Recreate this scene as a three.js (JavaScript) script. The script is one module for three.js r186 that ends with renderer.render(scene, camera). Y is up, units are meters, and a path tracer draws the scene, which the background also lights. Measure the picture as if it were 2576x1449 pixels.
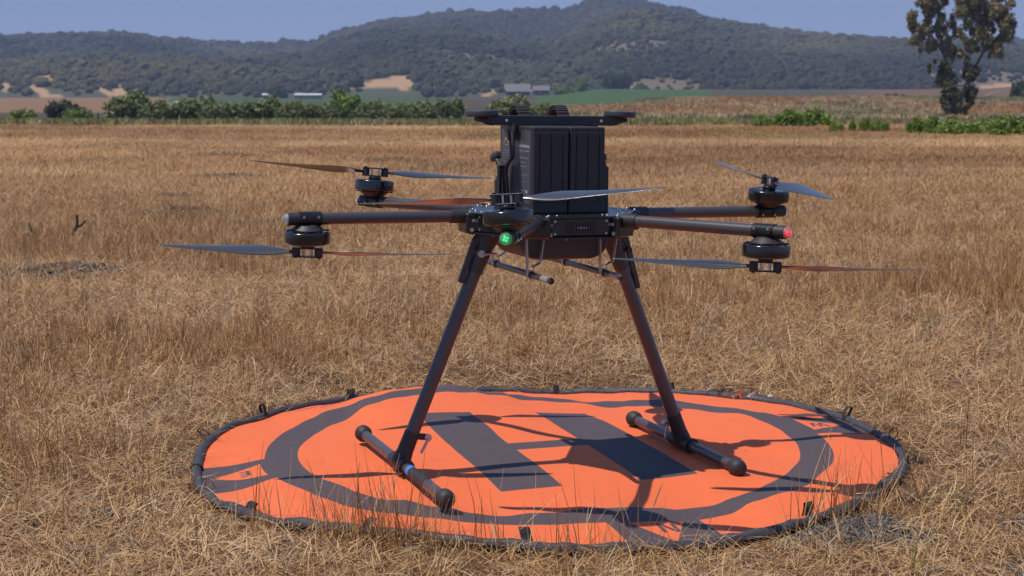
import * as THREE from 'three';
import { RoundedBoxGeometry } from 'three/addons/geometries/RoundedBoxGeometry.js';
import { mergeGeometries } from 'three/addons/utils/BufferGeometryUtils.js';

// ---------------------------------------------------------------- camera, sky, sun, exposure
const scene = new THREE.Scene();
const camera = new THREE.PerspectiveCamera(2 * Math.atan(724.5 / 3900) * 180 / Math.PI, 1024 / 576, 0.05, 6000);
const EYE = 0.86, PITCH = Math.atan((724.5 - 255) / 3900);
camera.position.set(0, EYE, 0);
camera.rotation.set(-PITCH, 0, 0);
camera.focus = 3.6; camera.userData.fStop = 11;
const renderer = new THREE.WebGLRenderer({ antialias: true });
renderer.toneMapping = THREE.LinearToneMapping;
renderer.toneMappingExposure = 0.88;
renderer.shadowMap.enabled = true;
{ // clear summer sky, computed: paler and slightly mauve towards the horizon
  const w = 64, h = 256, data = new Float32Array(w * h * 4);
  for (let j = 0; j < h; j++) {
    const el = ((j + 0.5) / h - 0.5) * Math.PI, s = Math.max(0, Math.sin(el)), t = Math.pow(1 - s, 5), t2 = Math.pow(1 - s, 14);
    const c = [0.13 + 0.17 * t + 0.085 * t2, 0.24 + 0.20 * t + 0.03 * t2, 0.52 + 0.17 * t + 0.02 * t2];
    for (let i = 0; i < w; i++) data.set([c[0], c[1], c[2], 1], (j * w + i) * 4);
  }
  const sky = new THREE.DataTexture(data, w, h, THREE.RGBAFormat, THREE.FloatType);
  sky.mapping = THREE.EquirectangularReflectionMapping; sky.magFilter = THREE.LinearFilter; sky.minFilter = THREE.LinearFilter; sky.needsUpdate = true;
  scene.background = sky; scene.environment = sky;
}
const sun = new THREE.DirectionalLight(new THREE.Color().setRGB(1.0, 0.93, 0.82), 4.2);
sun.position.set(-0.432 * 20, 20, 0.14 * 20 - 3.6); sun.target.position.set(0, 0, -3.6);
sun.castShadow = true; sun.shadow.mapSize.set(4096, 4096); sun.shadow.radius = 1;
Object.assign(sun.shadow.camera, { left: -8, right: 8, top: 8, bottom: -8, near: 1, far: 60 });
scene.add(sun, sun.target);
scene.fog = new THREE.FogExp2(new THREE.Color().setRGB(0.58, 0.70, 1.0), 0.00024);

// ---------------------------------------------------------------- helpers
function rng(seed) { let a = seed >>> 0; return () => { a = (a + 0x6D2B79F5) | 0; let t = Math.imul(a ^ (a >>> 15), 1 | a); t = (t + Math.imul(t ^ (t >>> 7), 61 | t)) ^ t; return ((t ^ (t >>> 14)) >>> 0) / 4294967296; }; }
const hash2 = (i, j) => { let h = Math.imul(i, 374761393) + Math.imul(j, 668265263); h = Math.imul(h ^ (h >>> 13), 1274126177); return ((h ^ (h >>> 16)) >>> 0) / 4294967296; };
const sm = (t) => t * t * (3 - 2 * t);
const clamp = (v, a = 0, b = 1) => Math.min(b, Math.max(a, v));
const ss = (a, b, v) => sm(clamp((v - a) / (b - a)));
const mix = (a, b, t) => a + (b - a) * t;
function noise(x, y) { const i = Math.floor(x), j = Math.floor(y), u = sm(x - i), v = sm(y - j); return mix(mix(hash2(i, j), hash2(i + 1, j), u), mix(hash2(i, j + 1), hash2(i + 1, j + 1), u), v) * 2 - 1; }
function fbm(x, y, o = 4) { let s = 0, a = 0.5; for (let k = 0; k < o; k++) { s += a * noise(x, y); x = x * 2.03 + 17.3; y = y * 2.03 - 9.1; a *= 0.5; } return s; }
function lerpTable(t, v) { if (v <= t[0][0]) return t[0][1]; for (let i = 1; i < t.length; i++) if (v <= t[i][0]) return mix(t[i - 1][1], t[i][1], (v - t[i - 1][0]) / (t[i][0] - t[i - 1][0])); return t[t.length - 1][1]; }
// a photograph pixel (2576 wide) gives a direction; d is how far away the thing stands
const cP = Math.cos(PITCH), sP = Math.sin(PITCH);
function at(px, py, d) { const a = (px - 1288) / 3900, b = -(py - 724.5) / 3900, ry = cP * b - sP, rz = cP + sP * b; return new THREE.Vector3(a / rz * d, EYE + ry / rz * d, -d); }
const colour = (r, g, b) => new THREE.Color().setRGB(r, g, b);
const used = new Map();
function numbered(name) { const n = used.get(name) ?? 0; used.set(name, n + 1); return n ? name + '_' + String(n).padStart(3, '0') : name; }
function shade(o) { o.traverse((m) => { if (m.isMesh) { m.castShadow = true; m.receiveShadow = true; } }); return o; }
function tag(o, label, category, group, kind) { o.userData.label = label; o.userData.category = category; if (group) o.userData.group = group; if (kind) o.userData.kind = kind; return o; }
function part(name, geo, mat, parent) { const m = new THREE.Mesh(geo, mat); m.name = name; parent.add(m); m.castShadow = m.receiveShadow = true; return m; }
function group(name, parent) { const g = new THREE.Group(); g.name = name; parent.add(g); return g; }
function thing(name, label, category, grp) { const g = new THREE.Group(); g.name = numbered(name); scene.add(g); return tag(g, label, category, grp); }
function structure(name, geo, mat, label, category) { const m = new THREE.Mesh(geo, mat); m.name = numbered(name); m.userData.kind = 'structure'; if (label) { m.userData.label = label; m.userData.category = category; } scene.add(m); m.castShadow = m.receiveShadow = true; return m; }
const V = (x, y, z) => new THREE.Vector3(x, y, z);
const merge = (l) => mergeGeometries(l.map((g) => { const h = g.index ? g.toNonIndexed() : g; for (const k of Object.keys(h.attributes)) if (!['position', 'normal', 'uv'].includes(k)) h.deleteAttribute(k); return h; }));
const rbox = (w, h, d, r = 0.002, s = 2) => new RoundedBoxGeometry(w, h, d, s, r);
const moved = (g, x, y, z) => g.translate(x, y, z);
function bar(a, b, r1, r2 = r1, seg = 16, open = false) { const d = b.clone().sub(a), g = new THREE.CylinderGeometry(r2, r1, d.length(), seg, 1, open); g.applyQuaternion(new THREE.Quaternion().setFromUnitVectors(V(0, 1, 0), d.normalize())); const m = a.clone().add(b).multiplyScalar(0.5); return g.translate(m.x, m.y, m.z); }
function beam(a, b, w, h, r = 0.0015, side = V(0, 0, 1)) { // a rounded bar of section w by h from a to b
  const d = b.clone().sub(a), L = d.length(), y = d.normalize(), x = V().crossVectors(y, side).normalize(), z = V().crossVectors(x, y);
  const g = rbox(w, L, h, Math.min(r, w / 2.1, h / 2.1)); g.applyMatrix4(new THREE.Matrix4().makeBasis(x, y, z)); const m = a.clone().add(b).multiplyScalar(0.5); return g.translate(m.x, m.y, m.z); }
const pipe = (pts, r, n = 24, seg = 8) => new THREE.TubeGeometry(new THREE.CatmullRomCurve3(pts), n, r, seg, false);
const lathe = (pts, seg = 32) => new THREE.LatheGeometry(pts.map(([x, y]) => new THREE.Vector2(x, y)), seg);
function dataTexture(n, fn, srgb = true) { const d = new Uint8Array(n * n * 4); for (let j = 0; j < n; j++) for (let i = 0; i < n; i++) { const c = fn(i / n, j / n, i, j); d.set([c[0], c[1], c[2], 255], (j * n + i) * 4); } const t = new THREE.DataTexture(d, n, n); t.wrapS = t.wrapT = THREE.RepeatWrapping; t.magFilter = THREE.LinearFilter; t.minFilter = THREE.LinearMipmapLinearFilter; t.generateMipmaps = true; if (srgb) t.colorSpace = THREE.SRGBColorSpace; t.needsUpdate = true; return t; }
function quads(list, colors) { // list of [centre, halfU, halfV]; one colour each
  const n = list.length, P = new Float32Array(n * 12), N = new Float32Array(n * 12), C = new Float32Array(n * 12), I = new Uint32Array(n * 6), nn = V();
  list.forEach(([c, u, v], k) => {
    nn.crossVectors(u, v).normalize();
    [[-1, -0.25], [0.2, -1], [1, 0.1], [-0.1, 1]].forEach(([a, b], i) => { const o = k * 12 + i * 3; P[o] = c.x + a * u.x + b * v.x; P[o + 1] = c.y + a * u.y + b * v.y; P[o + 2] = c.z + a * u.z + b * v.z; N[o] = nn.x; N[o + 1] = nn.y; N[o + 2] = nn.z; C.set(colors[k], o); });
    I.set([k * 4, k * 4 + 1, k * 4 + 2, k * 4, k * 4 + 2, k * 4 + 3], k * 6);
  });
  const g = new THREE.BufferGeometry(); g.setAttribute('position', new THREE.BufferAttribute(P, 3)); g.setAttribute('normal', new THREE.BufferAttribute(N, 3)); g.setAttribute('color', new THREE.BufferAttribute(C, 3)); g.setIndex(new THREE.BufferAttribute(I, 1)); return g;
}
const std = (c, rough, metal = 0, extra = {}) => new THREE.MeshStandardMaterial({ color: c, roughness: rough, metalness: metal, ...extra });

// ---------------------------------------------------------------- the lie of the land
const PADX = 0.09, PADZ = -3.80, PADR = 0.85;
// heights of the pad cloth, read off its printed ring and edge: x, z from the pad's centre and height, in millimetres
const LIE = [-36,-619,0,-132,-606,19,-215,-582,31,-285,-551,39,-351,-511,38,-430,-447,40,-472,-402,34,-550,-285,4,-598,-164,2,-613,-95,0,-573,237,2,-536,311,3,-480,393,6,-418,458,0,-374,494,-3,-314,535,7,-263,562,-1,-182,593,-8,-120,608,-10,-33,619,1,81,615,11,155,600,9,215,582,2,270,558,-9,349,512,-13,393,479,-4,446,430,-1,492,378,4,529,323,6,614,-84,12,603,-143,17,572,-240,19,543,-299,23,435,-442,7,372,-496,2,306,-539,-1,251,-567,-7,196,-588,-17,97,-612,-5,-10,-700,-6,-96,-693,4,-272,-645,40,-347,-608,40,-422,-559,41,-481,-508,33,-558,-422,19,-597,-365,21,-632,-301,12,-674,-188,6,-551,432,3,-506,484,-1,-436,548,-7,-385,585,-6,-283,640,-3,-171,679,-4,-111,691,-5,-18,700,-3,77,696,0,313,626,-12,368,595,-10,427,555,10,489,501,13,558,422,6,626,314,17,689,-122,14,622,-320,18,555,-426,11,447,-539,4,359,-601,8,290,-637,-1,208,-668,-12,129,-688,-20,51,-698,-10,-8,-850,-25,-99,-844,-17,-690,-496,-1,-768,-365,-3,-838,173,-16,-781,336,-30,-740,418,-28,-650,548,-20,-586,616,-16,-498,689,-4,-389,756,3,-283,801,9,-200,826,5,-118,842,1,-37,849,-5,85,846,-8,179,831,-10,268,807,-13,346,776,-9,415,742,-7,502,686,1,583,619,4,663,532,9,746,407,18,837,-150,5,758,-384,7,693,-492,8,633,-567,5,520,-673,-1,399,-751,-5,279,-803,-11,194,-828,-20,56,-848,-26,
  // along the two skids, and in the middle
  -466,-30,9,-430,70,9,-390,180,9,-350,300,9,-310,400,9,-231,604,7,224,-207,9,260,-110,9,300,0,9,345,120,9,400,300,9, 530,20,17,525,100,1, 0,0,10, -150,-250,18, 100,250,8, -60,200,9, -601,-601,-6, -488,-696,-12, -359,-770,-16, -248,-813,-18, -770,-770,-20, -500,-900,-20];
function lie(x, z) { let s = 0, w = 0; for (let i = 0; i < LIE.length; i += 3) { const dx = x - LIE[i] / 1000, dz = z - LIE[i + 1] / 1000, q = 1 / Math.pow(dx * dx + dz * dz + 0.0011, 1.8); s += q * LIE[i + 2]; w += q; } return s / w / 1000; }
const lieCache = new Map();
const PROFILE = [[0, 0], [50, 0], [90, -0.42], [130, -0.74], [200, -0.9], [300, -0.3], [500, 0.95], [700, 2.0], [950, 3.2], [1200, 5]];
const MOUNDS = [[0.68, -3.05, 0.16, 0.13, 0.03], [-2.23, -7.7, 0.36, 0.3, 0.06], [-2.45, -11.6, 0.5, 0.4, 0.07], [-1.75, -10.6, 0.32, 0.3, 0.05], [-4.4, -23.3, 0.8, 0.6, 0.09], [-2.9, -13.6, 0.5, 0.3, 0.05], [-1.7, -22, 0.8, 0.5, 0.06], [1.1, -3.06, 0.12, 0.09, 0.02], [-0.85, -3.18, 0.07, 0.05, 0.01], [1.02, -2.75, 0.1, 0.07, 0.015], [-3.2, -17.5, 0.6, 0.4, 0.05]];
function mound(x, z) { let h = 0; for (const [mx, mz, rx, rz, mh] of MOUNDS) { const q = ((x - mx) / rx) ** 2 + ((z - mz) / rz) ** 2; if (q < 4) h = Math.max(h, mh * Math.exp(-q * 1.4)); } return h; }
function land(x, z) {
  const d = Math.max(0, -z), az = x / Math.max(d, 1);
  let h = lerpTable(PROFILE, d);
  h += 0.03 * fbm(x * 0.35 + 3, z * 0.35, 3) * ss(0, 4, Math.abs(d - 3.6)) + 0.008 * fbm(x * 2.3, z * 2.3, 2);
  h += ss(14, 40, d) * (1 - ss(60, 110, d)) * 0.10 * fbm(x * 0.06, z * 0.11 + 4, 2);
  if (d > 60) {
    h += 1.7 * ss(0.02, 0.10, az) * Math.exp(-(((d - 235) / 48) ** 2)) * (1 + 0.3 * fbm(x * 0.03, z * 0.03, 3));
    h += 1.5 * ss(-0.03, 0.0, az) * ss(450, 690, d) + 2.9 * ss(0.02, 0.06, az) * ss(420, 800, d) + 1.6 * ss(0.29, 0.33, az) * ss(500, 650, d) * (1 - ss(800, 900, d));
    h -= 1.35 * Math.exp(-(((x - 37) / 9) ** 2) - (((d - 118) / 10) ** 2));
    h += 0.25 * fbm(x * 0.02, z * 0.02, 3) * ss(80, 200, d);
  }
  const r = Math.hypot(x - PADX, z - PADZ);
  if (r < 1.3) { const k = x.toFixed(3) + z.toFixed(3); let p = lieCache.get(k); if (p === undefined) { p = lie(x - PADX, z - PADZ); lieCache.set(k, p); } h = mix(p - 0.014, h, ss(0.88, 1.28, r)); }
  return h + mound(x, z) * ss(0.87, 0.95, r);
}
// ---------------------------------------------------------------- ground
const grain = dataTexture(512, (u, v, i, j) => { const n = 0.5 + 0.25 * noise(i * 0.11, j * 0.35) + 0.25 * noise(i * 0.4 + 50, j * 0.12), k = 150 + 90 * (n - 0.5) + 40 * (hash2(i, j) - 0.5); return [k + 14, k, k - 12]; });
function landColour(x, z) { // what grows or lies there
  const d = Math.max(0, -z), az = x / Math.max(d, 1), n = fbm(x * 0.5 / (1 + d * 0.02), z * 0.5 / (1 + d * 0.02), 3), m = mound(x, z);
  let c = [0.36 + 0.08 * n, 0.215 + 0.06 * n, 0.11 + 0.035 * n];
  const put = (q, t) => { c = c.map((v, i) => mix(v, q[i], clamp(t))); };
  if (m > 0.004) put([0.17, 0.15, 0.135], ss(0.005, 0.02, m));
  if (d > 14) put([0.36, 0.19, 0.085], 0.6 * ss(0.05, 0.25, fbm(x * 0.05 + 9, z * 0.16, 3)));
  if (d > 14) put([0.5, 0.34, 0.2], 0.5 * ss(0.08, 0.25, fbm(x * 0.04 - 30, z * 0.2, 3)));
  if (d > 44) put([0.27, 0.24, 0.08], 0.75 * ss(50, 66, d) * ss(-0.2, 0.2, fbm(x * 0.13, z * 0.08, 3)));
  if (d > 90) put([0.16, 0.15, 0.06], ss(95, 115, d));
  if (d > 90 && az > 0.2) put([0.25, 0.235, 0.225], ss(122, 127, d) * (1 - ss(138, 142, d)));
  if (d > 150) put(n > -0.05 ? [0.36, 0.19, 0.09] : [0.27, 0.2, 0.13], ss(0.015, 0.06, az) * ss(150, 175, d));
  if (d > 150) put([0.14, 0.14, 0.055], 0.8 * ss(0.02, 0.06, az) * ss(0.1, 0.3, fbm(x * 0.09, z * 0.06 + 20, 3)) * ss(150, 175, d));
  if (d > 280) put([0.18, 0.16, 0.09], ss(285, 300, d));
  if (d > 200 && az < -0.2) put([0.64, 0.4, 0.2], ss(205, 240, d) * ss(-0.2, -0.215, az));
  if (d > 430 && az >= -0.22 && az < -0.03) put([0.10, 0.27, 0.03], ss(430, 450, d) * (1 - ss(780, 800, d)));
  if (d > 330 && az > 0.015 && az < 0.13) put([0.11, 0.29, 0.035], ss(330, 350, d));
  if (d > 540 && az >= 0.125 && az < 0.27) put(Math.sin((x + z * 0.25) * 1.1) > -0.1 ? [0.075, 0.15, 0.04] : [0.3, 0.2, 0.12], ss(540, 560, d));
  if (d > 300 && az > 0.2) put([0.4, 0.25, 0.13], ss(0.2, 0.24, az) * ss(300, 330, d));
  if (d > 560 && az > 0.29) put([0.42, 0.26, 0.14], ss(0.3, 0.32, az));
  if (d > 860) put([0.06, 0.065, 0.035], ss(860, 900, d));
  return c;
}
{
  const rows = [8, 5, 2.5, 0.5, -0.8]; let z = -1.6; while (z > -1150) { rows.push(z); z -= z > -8 ? 0.055 : Math.max(0.055, (-z - 7) * 0.02 + 0.05); }
  const nc = 260, P = [], C = [], U = [], I = [];
  for (const zz of rows) for (let i = 0; i <= nc; i++) { const u = i / nc * 2 - 1, x = Math.sign(u) * (Math.abs(u) * 0.55 + 0.45 * Math.pow(Math.abs(u), 2.5)) * (5 + 0.62 * Math.max(0, -zz)); P.push(x, land(x, zz), zz); C.push(...landColour(x, zz)); U.push(x * 0.9, zz * 0.9); }
  for (let r = 0; r < rows.length - 1; r++) for (let i = 0; i < nc; i++) { const a = r * (nc + 1) + i, b = a + nc + 1; I.push(a, a + 1, b, a + 1, b + 1, b); }
  const g = new THREE.BufferGeometry(); g.setAttribute('position', new THREE.Float32BufferAttribute(P, 3)); g.setAttribute('color', new THREE.Float32BufferAttribute(C, 3)); g.setAttribute('uv', new THREE.Float32BufferAttribute(U, 2)); g.setIndex(I); g.computeVertexNormals();
  structure('ground', g, std(0xffffff, 0.95, 0, { vertexColors: true, map: grain, side: THREE.DoubleSide }), 'dry straw field running back to green and brown fields below the hills', 'ground');
}

// ---------------------------------------------------------------- hills
const RIDGE = [[-900, 130], [-500, 118], [-200, 100], [0, 97], [100, 98], [170, 95], [250, 92], [340, 91], [370, 97], [420, 104], [520, 112], [620, 117], [705, 119], [718, 111], [748, 110], [765, 117], [800, 110], [850, 88], [900, 78], [950, 62], [1030, 52], [1100, 40], [1150, 36], [1250, 38], [1300, 36], [1350, 33], [1420, 28], [1460, 14], [1490, 5], [1520, 0], [1560, 2], [1600, 8], [1650, 20], [1700, 28], [1730, 37], [1770, 52], [1850, 65], [1950, 80], [2000, 88], [2050, 93], [2100, 100], [2250, 106], [2576, 110], [3000, 125], [3500, 140]];
const HILL0 = 900, ridgeAt = (az) => 1950 + 260 * fbm(az * 9 + 3.3, 1.7, 2);
function hill(az, d) { // height of the hills at azimuth az = x / depth
  const px = 1288 + 3900 * az, D = ridgeAt(az), top = EYE + at(px, lerpTable(RIDGE, px), D).y - EYE, base = 2.9, s = (d - HILL0) / (D - HILL0);
  const x = az * d;
  const g1 = 1 - Math.abs(fbm(x * 0.0046 + 11, d * 0.0012, 3)) * 3, g2 = 1 - Math.abs(fbm(x * 0.012 - 5, d * 0.006 + 2, 3)) * 2.4;
  if (s <= 1) { const e = Math.pow(Math.max(0, s), 1.3) * 0.66 + 0.34 * (1 - Math.exp(-7 * Math.max(0, s))); return base + (top - base) * e * (1 + (0.42 * (g1 - 0.6) + 0.2 * (g2 - 0.6)) * Math.sqrt(Math.max(0, 1.05 - s)) * Math.sin(Math.PI * clamp(s)) ** 0.8); }
  return base + (top - base) * Math.max(0, 1 - (s - 1) * 1.6);
}
// dry clearings and tracks between the oaks: outlines as seen on the slope
const CLEAR = [[[75, 213], [92, 202], [128, 192], [134, 196], [110, 218], [120, 232], [150, 236], [110, 240]], [[218, 206], [230, 208], [262, 222], [290, 236], [300, 243], [280, 243], [255, 232]], [[285, 216], [302, 214], [318, 240], [322, 247], [292, 247]], [[905, 222], [940, 205], [995, 194], [1022, 192], [1028, 205], [1045, 216], [1010, 222], [985, 216], [950, 218]], [[838, 225], [870, 213], [902, 199], [908, 203], [880, 220], [845, 230]], [[1215, 238], [1262, 214], [1268, 216], [1240, 236]], [[0, 215], [20, 208], [35, 222], [10, 228]], [[1572, 200], [1590, 205], [1600, 218], [1585, 220]], [[2470, 222], [2520, 212], [2576, 214], [2600, 232], [2480, 236]]];
function inside(poly, x, y) { let c = false; for (let i = 0, j = poly.length - 1; i < poly.length; j = i++) { const [xi, yi] = poly[i], [xj, yj] = poly[j]; if ((yi > y) !== (yj > y) && x < (xj - xi) * (y - yi) / (yj - yi) + xi) c = !c; } return c; }
function onSlope(az, d, h) { const ry = (h - EYE) / d; /* slope of sight line */ const b = (ry * cP + sP) / (cP - ry * sP), rz = cP + sP * b; return [1288 + 3900 * az * rz, 724.5 - 3900 * b]; }
const WIDE = CLEAR.map((p) => { const mx = p.reduce((s, q) => s + q[0], 0) / p.length, my = p.reduce((s, q) => s + q[1], 0) / p.length; return p.map(([x, y]) => [mx + (x - mx) * 1.25, my + (y - my) * 1.3]); });
const clearing = (az, d, h) => { const [px, py] = onSlope(az, d, h); const wob = 4 * noise(px * 0.12, py * 0.2); return WIDE.some((p) => inside(p, px + wob, py + wob * 0.5)); };
{
  const na = 420, nd = 110, P = [], C = [], I = [];
  for (let j = 0; j <= nd; j++) for (let i = 0; i <= na; i++) {
    const az = -0.62 + 1.24 * i / na, d = HILL0 + 1500 * Math.pow(j / nd, 1.15), h = j ? hill(az, d) : 1; P.push(az * d, h, -d);
    const n = fbm(az * d * 0.01, d * 0.01, 4), open = clearing(az, d, h);
    C.push(...(open ? [0.44, 0.27, 0.14] : n > 0.3 ? [0.16, 0.12, 0.075] : [0.07, 0.08, 0.04]));
  }
  for (let j = 0; j < nd; j++) for (let i = 0; i < na; i++) { const a = j * (na + 1) + i, b = a + na + 1; I.push(a, a + 1, b, a + 1, b + 1, b); }
  const g = new THREE.BufferGeometry(); g.setAttribute('position', new THREE.Float32BufferAttribute(P, 3)); g.setAttribute('color', new THREE.Float32BufferAttribute(C, 3)); g.setIndex(I); g.computeVertexNormals();
  structure('hills', g, std(0xffffff, 1, 0, { vertexColors: true, side: THREE.DoubleSide }), 'long wooded hill range rising to one broad summit', 'hills');
  // the woodland on it: oaks and chaparral, seen as one mass
  const r = rng(77), base = new THREE.IcosahedronGeometry(1, 1), p = base.attributes.position;
  for (let k = 0; k < p.count; k++) { const v = V().fromBufferAttribute(p, k), f = 1 + 0.35 * noise(v.x * 2.1 + 7, v.y * 2.1 + v.z * 3.3); p.setXYZ(k, v.x * f, v.y * f * 0.8, v.z * f); }
  base.computeVertexNormals();
  const N = 95000, wood = new THREE.InstancedMesh(base, std(0xffffff, 1), N), M = new THREE.Matrix4(), Q = new THREE.Quaternion(), col = new THREE.Color(); let k = 0;
  while (k < N) {
    const az = -0.55 + 1.1 * r(), D = ridgeAt(az), d = HILL0 + 5 + (D * 1.01 - HILL0) * Math.pow(r(), 0.8), h = hill(az, d), x = az * d;
    const n = fbm(x * 0.01, d * 0.01, 4), cover = n > 0.3 ? 0.35 : 1;
    if (r() > cover || ((clearing(az, d, h) || clearing(az, d, h + 4) || clearing(az, d, h + 8)) && r() > 0.015)) continue;
    const big = r() < 0.3 ? 1.5 : 1, s = (1.5 + 2.2 * r() * r()) * big * (n > 0.3 ? 0.6 : 1) * (0.75 + 0.35 * d / 1500);
    Q.setFromEuler(new THREE.Euler(r() * 0.4, r() * 6.28, r() * 0.4)); M.compose(V(x, h + s * 0.45, -d), Q, V(s, s * (0.8 + 0.5 * r()), s)); wood.setMatrixAt(k, M);
    const t = r(), q = fbm(x * 0.004 + 40, d * 0.004, 3), w = (0.75 + 0.5 * r()) * (1 + 0.9 * fbm(x * 0.011 - 8, d * 0.007 + 5, 3)); col.setRGB((0.032 + 0.022 * t + 0.06 * Math.max(0, q)) * w, (0.037 + 0.018 * t + 0.036 * Math.max(0, q)) * w, 0.022 * w); wood.setColorAt(k, col); k++;
  }
  wood.name = 'hill_woodland'; tag(wood, 'dark green oak woodland and chaparral covering the hills', 'woodland', null, 'stuff'); wood.castShadow = wood.receiveShadow = true; scene.add(wood);
}

// ---------------------------------------------------------------- shrubs and trees
const leafMat = new THREE.MeshPhysicalMaterial({ color: 0xffffff, vertexColors: true, roughness: 0.75, side: THREE.DoubleSide, transmission: 0.22, thickness: 0 });
const barkMat = std(colour(0.13, 0.105, 0.085), 0.95);
function foliage(seed, n, clumps, leaf, tone) { // clumps: [x, y, z, radius]; leaf-sized faces through each clump
  const r = rng(seed), list = [], cols = [], total = clumps.reduce((s, c) => s + c[3] ** 2, 0);
  for (const [cx, cy, cz, cr, sy = 1] of clumps) {
    const m = Math.round(n * cr * cr / total), ct = 0.8 + 0.4 * r();
    for (let k = 0; k < m; k++) {
      const th = r() * 6.283, u = r() * 2 - 1, q = Math.sqrt(1 - u * u), R = cr * Math.pow(r(), 0.42) * (0.85 + 0.3 * noise(th * 2 + cx * 9, u * 3 + cy * 7)), c = V(cx + R * q * Math.cos(th), cy + R * u * sy, cz + R * q * Math.sin(th));
      const a = V(r() - 0.5, r() - 0.5, r() - 0.5).normalize(), b = V().crossVectors(a, V(r() - 0.5, r() - 0.5, r() - 0.5)).normalize(), s = leaf * (0.6 + 0.8 * r()), w = ct * (0.75 + 0.5 * r()), y = r() < 0.12 ? 1.5 : 1;
      list.push([c, a.multiplyScalar(s), b.multiplyScalar(s * 0.5)]); cols.push([tone[0] * w * y, tone[1] * w * (y * 0.5 + 0.5), tone[2] * w]);
    }
  }
  return quads(list, cols);
}
function shrubProto(seed, tone, n = 2600, tall = 1) { // one metre high, one metre in radius
  const r = rng(seed), clumps = []; for (let k = 0; k < 40; k++) { const th = r() * 6.283, q = Math.sqrt(r()) * 0.74, y = (0.14 + 0.66 * r() * (1 - q * q * 0.8)) * tall; clumps.push([q * Math.cos(th), y, q * Math.sin(th), 0.2 + 0.12 * r()]); }
  const stems = []; for (let k = 0; k < 5; k++) { const th = r() * 6.283; stems.push(bar(V(0.06 * Math.cos(th), -0.08, 0.06 * Math.sin(th)), V(0.4 * Math.cos(th), 0.5, 0.4 * Math.sin(th)), 0.022, 0.008, 5)); }
  return { leaves: foliage(seed + 1, n, clumps, 0.075, tone), stems: merge(stems) };
}
const OLIVE = [0.19, 0.225, 0.07], BRIGHT = [0.2, 0.29, 0.035], DARK = [0.07, 0.1, 0.045], FRESH = [0.2, 0.28, 0.05];
const protos = { olive: [0, 1, 2, 3].map((k) => shrubProto(100 + k * 7, OLIVE)), bright: [0, 1, 2].map((k) => shrubProto(200 + k * 7, BRIGHT)), dark: [0, 1].map((k) => shrubProto(300 + k * 7, DARK)), fresh: [0, 1, 2].map((k) => shrubProto(400 + k * 7, FRESH)) };
let shrubNo = 0;
function shrub(name, kind, px, d, widthPx, heightPx, label, category, grp) {
  const set = protos[kind], q = set[shrubNo++ % set.length], x = at(px, 300, d).x, o = thing(name, label, category, grp), w = widthPx / 3900 * d / 2, h = heightPx / 3900 * d * 1.08;
  part('foliage', q.leaves, leafMat, o); part('stem', q.stems, barkMat, o);
  o.position.set(x, land(x, -d), -d); o.scale.set(w * 1.12, h / 0.92, Math.min(w, h * 1.4)); o.rotation.y = 0; return o;
}
// willows along the far side of the dry field
for (const [px, d, w, h] of [[330, 131, 150, 66], [412, 128, 120, 50], [500, 130, 125, 60], [592, 127, 125, 46], [672, 129, 120, 54], [752, 126, 110, 48], [812, 128, 90, 44], [548, 125, 90, 40], [1000, 125, 90, 40], [950, 127, 125, 48], [1046, 128, 120, 48], [1128, 129, 95, 54], [1290, 133, 150, 56], [1375, 136, 90, 40]])
  shrub('willow_shrub', 'olive', px, d, w, h, 'large olive green willow shrub in the hedge along the far edge of the field', 'shrub', 'willow shrubs along the far edge of the dry field');
shrub('willow_tree', 'fresh', 862, 132, 105, 72, 'lighter green willow standing taller than the hedge around it', 'tree');
shrub('round_shrub', 'fresh', 58, 122, 72, 30, 'low round bright green shrub standing alone left of the hedge', 'shrub');
shrub('two_part_shrub', 'dark', 160, 128, 105, 50, 'dark green shrub with two crowns against the tan far field', 'shrub');
for (const [px, w] of [[182, 62], [215, 40]]) shrub('small_shrub', 'fresh', px, 118, w, 30, 'small green shrub in front of the dark two crowned shrub', 'shrub', 'small shrubs before the two crowned shrub');
for (const [px, d, w, h] of [[1928, 50, 70, 34], [1985, 48, 95, 44], [2050, 49, 90, 46]])
  shrub('sprawling_shrub', 'bright', px, d, w, h, 'sprawling bright green shrub in the thicket below the brown bank', 'shrub', 'sprawling shrubs below the brown bank');
for (const [px, w, h] of [[2105, 40, 28], [2145, 24, 27], [2180, 42, 34], [2218, 42, 32]])
  shrub('green_bush', 'bright', px, 42, w, h, 'small round green bush standing by itself on the dry field', 'bush', 'small bushes dotted on the edge of the field');
for (const [px, w, h, d] of [[2305, 66, 38, 40], [2350, 54, 46, 39.5], [2412, 120, 42, 38.5], [2482, 95, 36, 39], [2540, 115, 48, 37.5], [2590, 74, 44, 37.5]])
  shrub('weed_clump', 'bright', px, d, w, h, 'lush yellow green weed clump in the row in front of the tall tree', 'bush', 'green weed clumps in front of the tall tree');
for (const [px, w, h, d] of [[2250, 70, 22, 262], [2305, 80, 20, 268], [2350, 60, 14, 262], [2480, 70, 16, 262], [2535, 60, 14, 264]])
  shrub('distant_bush', 'dark', px, d, w, h, 'dark bush in the low hedge across the tan slope', 'bush', 'bushes in the hedge across the tan slope');
shrub('oak_tree', 'dark', 2572, 300, 70, 66, 'dark rounded oak at the foot of the pale knoll', 'tree');
shrub('garden_shrub', 'fresh', 1402, 690, 46, 20, 'wide green shrub beside the grey farm buildings', 'shrub');
shrub('yellow_shrub', 'bright', 1430, 680, 28, 18, 'small yellow green shrub beside the farm lawn', 'shrub');
shrub('farm_tree', 'fresh', 1463, 720, 30, 38, 'slim upright green tree behind the farm lawn', 'tree');
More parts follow.
